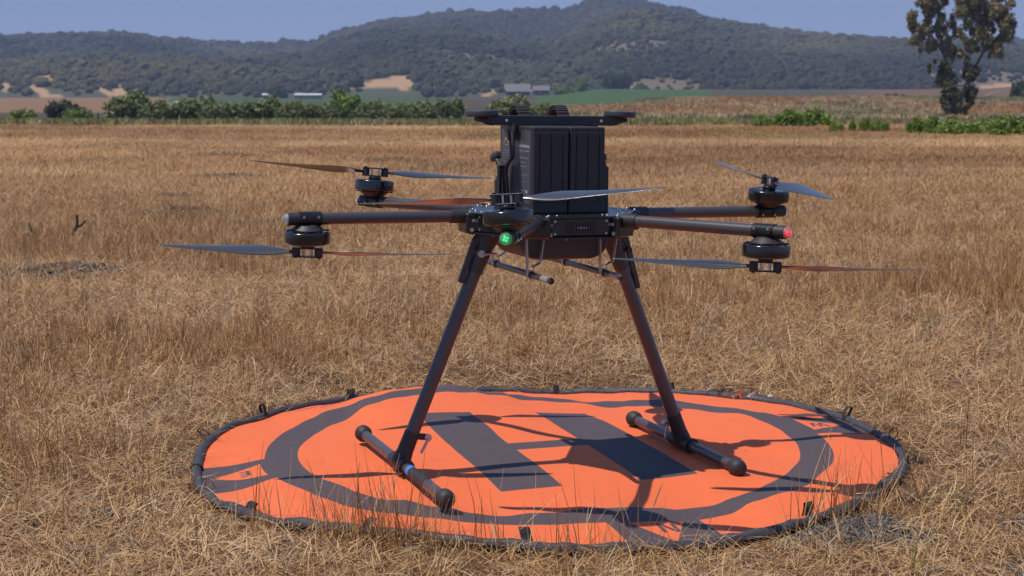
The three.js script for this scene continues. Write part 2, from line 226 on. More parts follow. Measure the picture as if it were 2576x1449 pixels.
for (const px of [1538, 1570]) shrub('farm_oak', 'dark', px, 760, 46, 42, 'broad dark oak at the foot of the hill beyond the crop', 'tree', 'oaks beyond the green crop');
shrub('lone_oak', 'dark', 700, 720, 50, 30, 'dark oak beside the long white shed', 'tree');

{ // the tall eucalyptus
  const d = 150, S = 0.2407, base = at(2404, 304, d), o = thing('eucalyptus_tree', 'tall eucalyptus with forked trunk and loose olive brown crown', 'tree'), gx = base.x;
  o.position.set(gx, land(gx, -d) - 0.1, -d);
  const q = (x, y, z = 0) => V((x - 790) * S * d / 3900, (1265 - y) * S * d / 3900 + 0.1, z);
  const tr = []; const limb = (pts, r0, r1) => { for (let k = 0; k < pts.length - 1; k++) { const t0 = k / (pts.length - 1), t1 = (k + 1) / (pts.length - 1); tr.push(bar(pts[k], pts[k + 1], mix(r0, r1, t0), mix(r0, r1, t1), 9)); } };
  part('trunk', (limb([q(800, 1300), q(800, 1150), q(765, 960), q(720, 800), q(645, 610), q(612, 440), q(600, 300), q(560, 120), q(470, -60)], 0.27, 0.06), limb([q(805, 1180), q(850, 1020), q(930, 810, 0.3), q(1030, 590, 0.5), q(1050, 400, 0.5), q(1020, 230, 0.4), q(960, 40, 0.3)], 0.22, 0.05), merge(tr.splice(0))), barkMat, o);
  for (const pts of [[q(640, 600), q(520, 440, 0.4), q(380, 330, 0.8), q(280, 260, 0.9)], [q(612, 440), q(700, 300, -0.7), q(760, 180, -0.9)], [q(1045, 560, 0.5), q(1150, 430, 1), q(1290, 300, 1.2)], [q(1050, 420, 0.5), q(1150, 260, -0.6), q(1210, 90, -0.8)], [q(1030, 590, 0.5), q(1130, 540, -0.5), q(1230, 560, -0.8)], [q(612, 500), q(500, 530, -0.7), q(430, 560, -0.9)]]) { limb(pts, 0.14, 0.03); part('branch', merge(tr.splice(0)), barkMat, o); }
  const r = rng(31), cl = [], put = (x, y, rx, ry, n, cr) => { for (let k = 0; k < n; k++) { const th = r() * 6.28, w = Math.sqrt(r()), p = q(x + rx * w * Math.cos(th), y + ry * w * Math.sin(th)); cl.push([p.x, p.y, (r() - 0.5) * rx * S * d / 3900 * 1.5, cr * 1.3 * (0.6 + 0.7 * r()), 1.3]); } };
  put(400, 250, 130, 190, 26, 0.36); put(560, 120, 120, 170, 16, 0.34); put(470, -80, 160, 120, 14, 0.4); put(470, 530, 90, 70, 8, 0.32); put(330, 480, 60, 45, 4, 0.28); put(640, 330, 90, 180, 14, 0.32);
  put(860, 250, 130, 200, 24, 0.36); put(900, 20, 170, 110, 16, 0.38); put(1000, 140, 120, 120, 12, 0.34); put(1180, 330, 180, 210, 36, 0.4); put(1230, 110, 80, 100, 8, 0.34); put(1200, 540, 90, 90, 8, 0.34); put(780, 520, 130, 90, 12, 0.33); put(1000, 480, 110, 120, 14, 0.34); put(720, 640, 40, 40, 3, 0.25);
  part('crown', foliage(33, 26000, cl, 0.16, [0.3, 0.245, 0.11]), leafMat, o);
  cl.length = 0; put(680, 830, 75, 190, 16, 0.36); put(930, 740, 85, 120, 12, 0.36); put(740, 1020, 90, 170, 18, 0.38); put(900, 1060, 70, 150, 12, 0.34); put(800, 1180, 110, 70, 12, 0.36); put(600, 700, 60, 60, 4, 0.28);
  part('trunk_shoots', foliage(35, 12000, cl, 0.15, [0.15, 0.15, 0.06]), leafMat, o);
  cl.length = 0; put(750, 1000, 45, 50, 5, 0.24); put(680, 780, 14, 35, 2, 0.2); put(905, 640, 35, 25, 3, 0.22); put(495, 780, 18, 60, 2, 0.18);
  for (const q2 of cl) part('yellow_shoot', foliage(37 + Math.round(q2[0] * 10), 60, [q2], 0.14, [0.3, 0.27, 0.03]), leafMat, o);
}

// ---------------------------------------------------------------- farm, sheds, road furniture
const roofMat = std(colour(0.17, 0.16, 0.165), 0.8), wallMat = std(colour(0.3, 0.28, 0.27), 0.85), darkGlass = std(colour(0.03, 0.035, 0.04), 0.2), whiteMat = std(colour(0.6, 0.6, 0.62), 0.6);
function gable(w, dpt, eave, ridge) { const s = new THREE.Shape([new THREE.Vector2(-dpt / 2, eave), new THREE.Vector2(dpt / 2, eave), new THREE.Vector2(0, ridge)]); return new THREE.ExtrudeGeometry(s, { depth: w, bevelEnabled: false }).rotateY(Math.PI / 2).translate(-w / 2, 0, 0); }
function roofPlanes(w, dpt, eave, ridge, t = 0.2) { const L = Math.hypot(dpt / 2 + 0.5, (ridge - eave) * (dpt / 2 + 0.5) / (dpt / 2)), a = Math.atan2(ridge - eave, dpt / 2), out = []; for (const s of [-1, 1]) { const g = new THREE.BoxGeometry(w + 0.8, t, L); g.translate(0, t / 2 + 0.02, s * L / 2); g.rotateX(s * a); g.translate(0, ridge, 0); out.push(g); } return merge(out); }
function building(name, label, category, px, d, w, dpt, eave, ridge, openings) {
  const x = at(px, 240, d).x, o = thing(name, label, category); o.position.set(x, land(x, -d) - 0.15, -d);
  part('wall', moved(new THREE.BoxGeometry(w, eave, dpt), 0, eave / 2, 0), wallMat, o); part('gable', gable(w - 0.02, dpt - 0.02, eave, ridge), wallMat, o); part('roof', roofPlanes(w, dpt, eave, ridge), roofMat, o);
  for (const [n, ox, oy, ow, oh] of openings) part(n, moved(new THREE.BoxGeometry(ow, oh, 0.14), ox, oy, dpt / 2 + 0.03), n === 'window' ? darkGlass : roofMat, o);
  return o;
}
const barn = building('grey_barn', 'larger grey barn with a long low lean-to, below the wooded hill', 'barn', 1302, 700, 11, 8, 2.6, 5.0, [['door', -2.5, 1.2, 2.2, 2.4], ['window', 1, 1.6, 1, 0.9], ['window', 3.2, 1.6, 1, 0.9]]);
part('lean_to_roof', (() => { const g = new THREE.BoxGeometry(12, 0.15, 3.4); g.rotateX(0.28); return g.translate(0.8, 2.1, 5.6); })(), roofMat, barn);
for (const k of [-4.5, -1.5, 1.5, 4.5]) part('post', moved(new THREE.BoxGeometry(0.18, 1.7, 0.18), k + 0.8, 0.85, 6.9), wallMat, barn);
building('grey_house', 'smaller grey gabled house beside the barn', 'house', 1361, 700, 7, 7, 2.4, 4.3, [['door', 0.5, 1.05, 1, 2.1], ['window', -2, 1.5, 1.1, 0.9], ['window', 2.3, 1.5, 1.1, 0.9]]);
{ const d = 690, x = at(1393, 240, d).x, o = thing('small_shed', 'small white box shed on the farm lawn', 'shed'); o.position.set(x, land(x, -d), -d); part('wall', moved(new THREE.BoxGeometry(2.4, 1.3, 2), 0, 0.6, 0), whiteMat, o); part('roof', moved(new THREE.BoxGeometry(2.7, 0.1, 2.3), 0, 1.3, 0), whiteMat, o); }
function longShed(px, d, w, label) { const x = at(px, 240, d).x, o = thing('long_shed', label, 'shed'); o.position.set(x, land(x, -d), -d); part('wall', moved(new THREE.BoxGeometry(w, 1.7, 4), 0, 0.8, 0), wallMat, o); part('roof', roofPlanes(w, 4, 1.7, 2.3, 0.1), whiteMat, o); }
longShed(776, 700, 11.5, 'long low white roofed shed above the green crop'); longShed(670, 720, 2.8, 'short white roofed shed left of the dark oak');
{ // pale rock heap between the willows
  const g = new THREE.IcosahedronGeometry(1, 2), p = g.attributes.position; for (let k = 0; k < p.count; k++) { const v = V().fromBufferAttribute(p, k), f = 1 + 0.35 * noise(v.x * 2 + 3, v.y * 2 + v.z * 2.7); p.setXYZ(k, v.x * f, v.y * f, v.z * f); } g.computeVertexNormals();
  const d = 160, x = at(446, 262, d).x, m = new THREE.Mesh(g, std(colour(0.42, 0.39, 0.37), 0.95)); m.name = 'pale_boulder'; m.position.set(x, land(x, -d) + 0.5, -d); m.scale.set(0.75, 1.05, 0.6); tag(m, 'pale grey boulder showing in a gap of the willow hedge', 'boulder'); scene.add(shade(m)); }
for (const [px, h] of [[248, 0.62], [149, 0.5]]) { const d = 95, x = at(px, 310, d).x, m = new THREE.Mesh(new THREE.CylinderGeometry(0.055, 0.07, h + 0.2, 7).translate(0, h / 2 - 0.1, 0), std(colour(0.1, 0.085, 0.075), 0.95)); m.name = numbered('fence_post'); m.position.set(x, land(x, -d), -d); m.rotation.z = 0.04; tag(m, 'short weathered wooden fence post before the left shrubs', 'post', 'fence posts before the left shrubs'); scene.add(shade(m)); }
{ const d = 420, b = at(2477, 281, d), o = thing('street_lamp', 'tall galvanised street lamp with a curved arm', 'street lamp'), mat = std(colour(0.5, 0.5, 0.52), 0.5, 0.6); o.position.set(b.x, land(b.x, -d), -d); const top = at(2477, 243, d).y - o.position.y, ax = (2516 - 2477) / 3900 * d; part('pole', bar(V(0, 0, 0), V(0, top, 0), 0.11, 0.08, 10), mat, o); part('arm', pipe([V(0, top, 0), V(ax * 0.25, top + 0.75, 0), V(ax * 0.6, top + 1.15, 0), V(ax, top + 1.3, 0)], 0.07, 16, 8), mat, o); part('lamp_head', moved(rbox(0.7, 0.16, 0.3, 0.05), ax + 0.25, top + 1.29, 0), mat, o); }
for (const [px, py, w, h] of [[2354, 302, 0.55, 0.25], [2442, 329, 0.34, 0.22]]) { const d = py > 320 ? 44 : 70, p = at(px, py, d), o = thing('white_marker', py > 320 ? 'small white marker plate between the green weed clumps' : 'white plate on a post above the green weed clumps', 'marker'); const gy = land(p.x, -d); o.position.set(p.x, gy, -d); part('post', moved(new THREE.CylinderGeometry(0.02, 0.02, p.y - gy, 6), 0, (p.y - gy) / 2, 0), wallMat, o); part('plate', moved(rbox(w, h, 0.05, 0.02), 0, p.y - gy, 0.04), whiteMat, o); }
function car(px, d, paint, label) {
  const x = at(px, 310, d).x, o = thing('parked_car', label, 'car', undefined); o.position.set(x, land(x, -d), -d); o.rotation.y = 0.12;
  const body = new THREE.Shape(); body.moveTo(-2.1, 0.32); body.lineTo(2.1, 0.32); body.quadraticCurveTo(2.2, 0.75, 2.05, 0.85); body.lineTo(1.0, 0.95); body.lineTo(-1.95, 1.0); body.quadraticCurveTo(-2.2, 0.8, -2.1, 0.32);
  part('body', new THREE.ExtrudeGeometry(body, { depth: 1.5, bevelSize: 0.12, bevelThickness: 0.12, bevelSegments: 3 }).translate(0, 0, -0.75), paint, o);
  const cab = new THREE.Shape(); cab.moveTo(-1.85, 0.98); cab.lineTo(0.95, 0.96); cab.quadraticCurveTo(0.45, 1.35, 0.2, 1.42); cab.lineTo(-1.2, 1.44); cab.quadraticCurveTo(-1.6, 1.38, -1.85, 0.98);
  part('window_band', new THREE.ExtrudeGeometry(cab, { depth: 1.34, bevelSize: 0.05, bevelThickness: 0.08, bevelSegments: 2 }).translate(0, 0, -0.67), darkGlass, o); part('roof', moved(rbox(1.62, 0.07, 1.4, 0.03), -0.5, 1.47, 0), paint, o);
  for (const sx of [-1.3, 1.35]) for (const sz of [-0.78, 0.78]) { const wg = group('wheel', o); wg.position.set(sx, 0.32, sz); part('tyre', new THREE.CylinderGeometry(0.32, 0.32, 0.2, 20).rotateX(Math.PI / 2), std(colour(0.02, 0.02, 0.02), 0.9), wg); part('rim', new THREE.CylinderGeometry(0.2, 0.2, 0.22, 14).rotateX(Math.PI / 2), std(colour(0.5, 0.5, 0.5), 0.4, 0.7), wg); }
  for (const sz of [-0.5, 0.5]) part('headlight', moved(rbox(0.08, 0.14, 0.3, 0.03), 2.13, 0.7, sz), whiteMat, o);
}
car(2500, 118, std(colour(0.06, 0.065, 0.075), 0.3, 0.3), 'dark grey parked car, its roof showing above the green weeds');
car(2585, 121, std(colour(0.32, 0.34, 0.37), 0.3, 0.4), 'silver grey parked car half out of view behind the green weeds');
// ---------------------------------------------------------------- landing pad
const padY = (x, z) => lie(x, z) + 0.0012 * fbm(x * 14, z * 14, 2);
const pad = thing('landing_pad', 'round orange and charcoal drone landing pad printed with a large H', 'landing pad'); pad.position.set(PADX, 0, PADZ);
{
  const n = 2048, cv = document.createElement('canvas'); cv.width = cv.height = n; const c = cv.getContext('2d'), s = n / 2 / PADR;
  const ORANGE = '#ec6f3c', GREY = '#524649';
  c.fillStyle = ORANGE; c.fillRect(0, 0, n, n); c.translate(n / 2, n / 2); c.scale(s, s); c.rotate(Math.PI * 163 / 180); // now up is north on the print
  c.fillStyle = GREY;
  c.beginPath(); c.arc(0, 0, 0.70, 0, Math.PI * 2); c.fill(); c.fillStyle = ORANGE; c.beginPath(); c.arc(0, 0, 0.62, 0, Math.PI * 2); c.fill();
  for (let k = 0; k < 4; k++) { c.save(); c.rotate(k * Math.PI / 2); c.fillStyle = GREY; c.beginPath(); c.moveTo(-0.105, -0.66); c.lineTo(0.105, -0.66); c.lineTo(0.098, -0.9); c.lineTo(-0.098, -0.9); c.fill(); c.fillStyle = ORANGE; c.beginPath(); c.moveTo(-0.062, -0.708); c.quadraticCurveTo(0, -0.714, 0.062, -0.708); c.lineTo(0, -0.826); c.fill(); c.restore(); }
  c.fillStyle = GREY; for (const e of [-1, 1]) c.fillRect(e * 0.165 - 0.072, -0.385, 0.144, 0.78); c.fillRect(-0.12, -0.037, 0.24, 0.074);
  c.textAlign = 'center'; c.textBaseline = 'middle';
  const letter = (t, x, y, size, turn = 0) => { c.save(); c.translate(x, y); c.rotate(turn); c.scale(size / 100, size / 100); c.font = 'bold 100px sans-serif'; c.fillText(t, 0, 0); c.restore(); };
  c.fillStyle = GREY; letter('N', -0.012, -0.748, 0.066); letter('S', 0, 0.752, 0.058); letter('E', 0.752, 0, 0.058); letter('W', -0.752, 0, 0.058);
  [...'HOODMAN'].forEach((t, i) => { const a = (153 + (3 - i) * 3.3) * Math.PI / 180, r = 0.79; letter(t, r * Math.sin(a), -r * Math.cos(a), 0.056, a - Math.PI); });
  c.strokeStyle = GREY; c.lineWidth = 0.005; for (const r of [0.748, 0.83]) { c.beginPath(); c.arc(0, 0, r, (155 - 14 - 90) * Math.PI / 180, (155 + 14 - 90) * Math.PI / 180); c.stroke(); }
  // faint soiling and weave on the cloth
  const r = rng(5); for (let k = 0; k < 260; k++) { const a = r() * 6.28, q = Math.sqrt(r()) * 0.84; c.fillStyle = `rgba(${120 + 60 * r()},${90 + 40 * r()},70,${0.02 + 0.04 * r()})`; c.beginPath(); c.ellipse(q * Math.cos(a), q * Math.sin(a), 0.01 + 0.05 * r(), 0.004 + 0.02 * r(), r() * 3, 0, 7); c.fill(); }
  for (let k = 0; k < 160; k++) { const a = r() * 6.28, q = Math.sqrt(r()) * 0.84; c.fillStyle = `rgba(70,50,35,${0.2 + 0.3 * r()})`; c.beginPath(); c.ellipse(q * Math.cos(a), q * Math.sin(a), 0.001 + 0.003 * r(), 0.001 + 0.001 * r(), r() * 3, 0, 7); c.fill(); }
  const map = new THREE.CanvasTexture(cv); map.colorSpace = THREE.SRGBColorSpace; map.anisotropy = 8;
  const weave = dataTexture(256, (u, v, i, j) => { const k = 128 + 60 * Math.sin(i * Math.PI / 2) * 0.5 + 50 * Math.sin(j * Math.PI / 2) * 0.5 + 40 * (hash2(i, j) - 0.5); return [k, k, k]; }, false); weave.repeat.set(6, 6);
  const nr = 70, na = 220, P = [], U = [], I = [];
  for (let i = 0; i <= nr; i++) for (let k = 0; k <= na; k++) { const R = PADR * i / nr, a = k / na * Math.PI * 2, x = R * Math.sin(a), z = R * Math.cos(a); P.push(x, padY(x, z), z); U.push(0.5 + x / PADR / 2, 0.5 - z / PADR / 2); }
  for (let i = 0; i < nr; i++) for (let k = 0; k < na; k++) { const a = i * (na + 1) + k, b = a + na + 1; if (i) I.push(a, b, a + 1); I.push(a + 1, b, b + 1); }
  const g = new THREE.BufferGeometry(); g.setAttribute('position', new THREE.Float32BufferAttribute(P, 3)); g.setAttribute('uv', new THREE.Float32BufferAttribute(U, 2)); g.setIndex(I); g.computeVertexNormals();
  part('pad_cloth', g, new THREE.MeshPhysicalMaterial({ map, roughness: 0.75, bumpMap: weave, bumpScale: 0.0006, sheen: 0.15, sheenRoughness: 0.5, side: THREE.DoubleSide }), pad);
  // stuffed rim, creased
  const rimMat = std(colour(0.055, 0.055, 0.065), 0.62), ns = 420, nt = 12, RP = [], RI = [];
  for (let k = 0; k <= ns; k++) { const a = (k % ns) / ns * Math.PI * 2, cx = Math.sin(a), cz = Math.cos(a), R = 0.862 + 0.0015 * Math.sin(a * 23), y0 = padY(R * cx, R * cz) + 0.001, fat = 0.0118 + 0.0022 * noise(k * 0.21, 3) + 0.0018 * noise(k * 0.9, 8) * ss(0.2, 0.7, 0.5 + 0.5 * noise(k * 0.04, 1)); for (let j = 0; j <= nt; j++) { const b = j / nt * Math.PI * 2, q = fat + 0.0008 * noise(k * 0.8, j * 1.3); RP.push((R + q * Math.cos(b)) * cx, y0 + q * Math.sin(b), (R + q * Math.cos(b)) * cz); } }
  for (let k = 0; k < ns; k++) for (let j = 0; j < nt; j++) { const a = k * (nt + 1) + j, b = a + nt + 1; RI.push(a, a + 1, b, a + 1, b + 1, b); }
  const rg = new THREE.BufferGeometry(); rg.setAttribute('position', new THREE.Float32BufferAttribute(RP, 3)); rg.setIndex(RI); rg.computeVertexNormals(); part('rim_sleeve', rg, Object.assign(rimMat, { side: THREE.DoubleSide }), pad);
  // webbing loops for the pegs
  const web = std(colour(0.028, 0.024, 0.028), 0.85, 0, { side: THREE.DoubleSide });
  function strap(deg, outl, width, out, up, lean) { // a folded band: up, over and back
    const a = deg * Math.PI / 180, e = V(Math.sin(a), 0, Math.cos(a)), t = V(Math.cos(a), 0, -Math.sin(a)), R = 0.85 + outl, b = V(e.x * R, padY(e.x * R, e.z * R) + 0.006, e.z * R), pts = [[0, 0], [out * 0.35, up * 0.55], [out, up], [out + 0.008, up * 0.85], [out * 0.5 + 0.01, up * 0.35], [0.012, 0]].map(([o, h]) => b.clone().addScaledVector(e, o).addScaledVector(t, lean * h).add(V(0, h, 0)));
    const cu = new THREE.CatmullRomCurve3(pts).getPoints(18), P2 = [], I2 = []; cu.forEach((p) => { for (const s of [-0.5, 0.5]) { const q = p.clone().addScaledVector(t, s * width); P2.push(q.x, q.y, q.z); } }); for (let k = 0; k < cu.length - 1; k++) I2.push(2 * k, 2 * k + 1, 2 * k + 2, 2 * k + 1, 2 * k + 3, 2 * k + 2);
    const g2 = new THREE.BufferGeometry(); g2.setAttribute('position', new THREE.Float32BufferAttribute(P2, 3)); g2.setIndex(I2); g2.computeVertexNormals(); part('peg_loop', g2, web, pad);
  }
  strap(-95, 0.004, 0.012, 0.035, 0.022, -0.4); strap(-116, 0.0, 0.013, 0.012, 0.034, -0.1); strap(-139, 0.0, 0.02, 0.014, 0.024, -0.5); strap(177, 0.004, 0.018, 0.008, 0.022, 0); strap(153, 0.004, 0.014, 0.012, 0.024, 0.5); strap(110, 0.0, 0.013, 0.022, 0.03, 0.3); strap(-4, -0.01, 0.022, -0.008, 0.028, -0.3); strap(38, -0.008, 0.024, -0.006, 0.026, 0.5); strap(-27, -0.008, 0.02, -0.012, 0.016, 0.5); strap(61, -0.006, 0.014, 0.01, 0.012, 0); strap(18, 0, 0.012, 0.008, 0.008, 0.2);
  strap(-51, -0.012, 0.03, -0.004, 0.014, 0.2);
  { const a = 90 * Math.PI / 180, b = V(0.855, padY(0.855, 0) + 0.008, 0); part('peg_loop', pipe([b, b.clone().add(V(0.0, 0.02, -0.01)), b.clone().add(V(0.012, 0.034, 0)), b.clone().add(V(0.016, 0.02, 0.008)), b.clone().add(V(0.004, 0.003, 0.004)), b.clone().add(V(0.03, 0.004, 0.002))], 0.0014, 24, 6), web, pad); }
  { const g3 = new THREE.TorusGeometry(0.0145, 0.0035, 8, 24); const a = -78 * Math.PI / 180, m = part('rim_joint_band', g3, web, pad); m.position.set(0.862 * Math.sin(a), padY(0.862 * Math.sin(a), 0.862 * Math.cos(a)) + 0.001, 0.862 * Math.cos(a)); m.rotation.y = a + Math.PI / 2; }
  // the torn stretch of rim: frayed lining and thread
  const r4 = rng(9), fr = [], fc = []; for (let k = 0; k < 46; k++) { const a = (129 + 19 * r4()) * Math.PI / 180, R = 0.846 + 0.03 * r4(), x = R * Math.sin(a), z = R * Math.cos(a), u = V(r4() - 0.5, 0.3 * (r4() - 0.3), r4() - 0.5).normalize().multiplyScalar(0.006 + 0.012 * r4()), v = V(r4() - 0.5, r4(), r4() - 0.5).normalize().multiplyScalar(0.002 + 0.003 * r4()); fr.push([V(x, padY(x, z) + 0.008 + 0.008 * r4(), z), u, v]); fc.push(k % 3 ? [0.5, 0.5, 0.52] : [0.2, 0.2, 0.22]); }
  part('frayed_lining', quads(fr, fc), std(0xffffff, 0.8, 0, { vertexColors: true, side: THREE.DoubleSide }), pad);
  fr.length = fc.length = 0; for (let k = 0; k < 9; k++) { const a = (137 + 3.5 * r4()) * Math.PI / 180, R = 0.84 + 0.016 * r4(), x = R * Math.sin(a), z = R * Math.cos(a); fr.push([V(x, padY(x, z) + 0.008 + 0.01 * r4(), z), V(r4() - 0.5, 0.2, r4() - 0.5).normalize().multiplyScalar(0.012), V(r4() - 0.5, 0.7, r4() - 0.5).normalize().multiplyScalar(0.003)]); fc.push([0.8, 0.1, 0.02]); }
  part('orange_fray', quads(fr, fc), std(0xffffff, 0.8, 0, { vertexColors: true, side: THREE.DoubleSide }), pad);
  // a flattened dry leaf by the W
  const ls = new THREE.Shape(); ls.moveTo(-0.075, -0.012); ls.lineTo(-0.03, -0.004); ls.lineTo(0.005, -0.014); ls.lineTo(0.03, -0.004); ls.lineTo(0.06, 0.004); ls.lineTo(0.055, 0.022); ls.lineTo(-0.02, 0.026); ls.lineTo(-0.04, 0.012);
  const lg = new THREE.ExtrudeGeometry(ls, { depth: 0.001, bevelEnabled: false }).rotateX(Math.PI / 2), leaf = new THREE.Mesh(lg, std(colour(0.1, 0.055, 0.035), 0.8)); leaf.name = 'dry_leaf'; leaf.position.set(0.79, 0.024, -4.10); leaf.rotation.z = 0.02; tag(leaf, 'flat dark brown dry leaf lying on the pad beside the W mark', 'leaf'); scene.add(shade(leaf));
}
// ---------------------------------------------------------------- the drone
const twill = dataTexture(128, (u, v, i, j) => { const t = ((i + j) >> 3) & 1, k = t ? 150 : 105; return [k, k, k]; }, false);
const M = {
  carbon: new THREE.MeshPhysicalMaterial({ color: colour(0.06, 0.05, 0.05), roughness: 0.38, clearcoat: 0.6, clearcoatRoughness: 0.3 }),
  leg: new THREE.MeshPhysicalMaterial({ color: colour(0.075, 0.06, 0.058), roughness: 0.4, clearcoat: 0.6, clearcoatRoughness: 0.3 }),
  plate: std(colour(0.014, 0.013, 0.015), 0.28), gloss: new THREE.MeshPhysicalMaterial({ color: colour(0.010, 0.009, 0.010), roughness: 0.22, clearcoat: 0.6, clearcoatRoughness: 0.12 }),
  plastic: std(colour(0.034, 0.03, 0.031), 0.5), rubber: std(colour(0.035, 0.03, 0.03), 0.6), battery: std(colour(0.034, 0.031, 0.031), 0.55), steel: std(colour(0.62, 0.6, 0.58), 0.28, 0.9), alu: std(colour(0.55, 0.53, 0.52), 0.42, 0.6),
  blade: new THREE.MeshPhysicalMaterial({ color: colour(0.045, 0.043, 0.045), roughness: 0.3, clearcoat: 1, clearcoatRoughness: 0.2, side: THREE.DoubleSide }), tape: std(colour(0.04, 0.26, 0.8), 0.5), belly: std(colour(0.06, 0.05, 0.049), 0.42), pod: std(colour(0.05, 0.052, 0.06), 0.5),
};
{ const t = twill.clone(); t.repeat.set(4, 60); t.needsUpdate = true; M.leg.bumpMap = t; M.leg.bumpScale = 0.0004; }
const drone = thing('hexacopter_drone', 'black six rotor drone standing on the orange landing pad', 'drone');
drone.position.set(0.082, 0, -3.62); drone.rotation.set(0, 20.6 * Math.PI / 180, 0); drone.rotation.order = 'YXZ'; drone.rotation.x = 0.6 * Math.PI / 180; drone.rotation.z = -0.57 * Math.PI / 180;
const AX = 0.597; // height of the arm tubes

{ // hexagonal airframe
  const fr = group('airframe', drone), hex = (ap, h, bev) => { const s = new THREE.Shape(), R = ap / Math.cos(Math.PI / 6); for (let k = 0; k < 6; k++) { const a = (30 + 60 * k) * Math.PI / 180, pts = [-0.10, 0.10].map((o) => [R * 0.985 * Math.sin(a + o), R * 0.985 * Math.cos(a + o)]); for (const [x, y] of pts) (k === 0 && pts[0][0] === x) ? s.moveTo(x, y) : s.lineTo(x, y); } s.closePath(); return new THREE.ExtrudeGeometry(s, { depth: h, bevelSize: bev, bevelThickness: bev, bevelSegments: 2 }).rotateX(-Math.PI / 2); };
  part('top_plate', hex(0.183, 0.003, 0.001).translate(0, 0.6035, 0), M.plate, fr); part('bottom_plate', hex(0.183, 0.003, 0.001).translate(0, 0.5585, 0), M.plate, fr); part('core', hex(0.165, 0.040, 0.001).translate(0, 0.5627, 0), M.plastic, fr);
  for (let k = 0; k < 6; k++) { // side panels between the arms
    const a = k * Math.PI / 3, p = group('side_panel', drone); p.position.set(0.178 * Math.sin(a), 0.583, 0.178 * Math.cos(a)); p.rotation.y = a;
    part('panel', rbox(0.15, 0.0385, 0.006, 0.002), M.gloss, p);
    for (const sx of [-0.062, 0.062]) for (const sy of [-0.014, 0.014]) part('screw', new THREE.CylinderGeometry(0.0026, 0.0026, 0.0015, 10).rotateX(Math.PI / 2).translate(sx, sy, 0.0037), M.steel, p);
    part('slot', moved(rbox(0.024, 0.0022, 0.001, 0.0004), 0.004, -0.001, 0.0032), M.alu, p);
    for (let q = 0; q < 12; q++) part('vent_slat', moved(rbox(0.0022, 0.026, 0.0016, 0.0005), -0.034 + q * 0.0062 + (q > 5 ? 0.002 : 0), 0, 0.0036), M.plate, p);
    for (const sx of [-0.055, 0.055]) part('deck_screw', new THREE.SphereGeometry(0.0026, 8, 5).translate(sx, 0.0258, -0.004), M.steel, p);
    part('lower_deck_screw', new THREE.SphereGeometry(0.003, 8, 5).translate(-0.03, -0.0262, -0.006), M.steel, p);
  }
  const tub = new THREE.Shape(); tub.moveTo(-0.1, 0.556); tub.lineTo(0.1, 0.556); tub.lineTo(0.098, 0.537); tub.quadraticCurveTo(0.09, 0.512, 0.06, 0.511); tub.lineTo(-0.06, 0.511); tub.quadraticCurveTo(-0.09, 0.512, -0.098, 0.537); tub.closePath();
  part('belly_cover', new THREE.ExtrudeGeometry(tub, { depth: 0.16, bevelSize: 0.01, bevelThickness: 0.02, bevelSegments: 5, curveSegments: 10 }).translate(0, 0, -0.08), M.belly, drone);
}
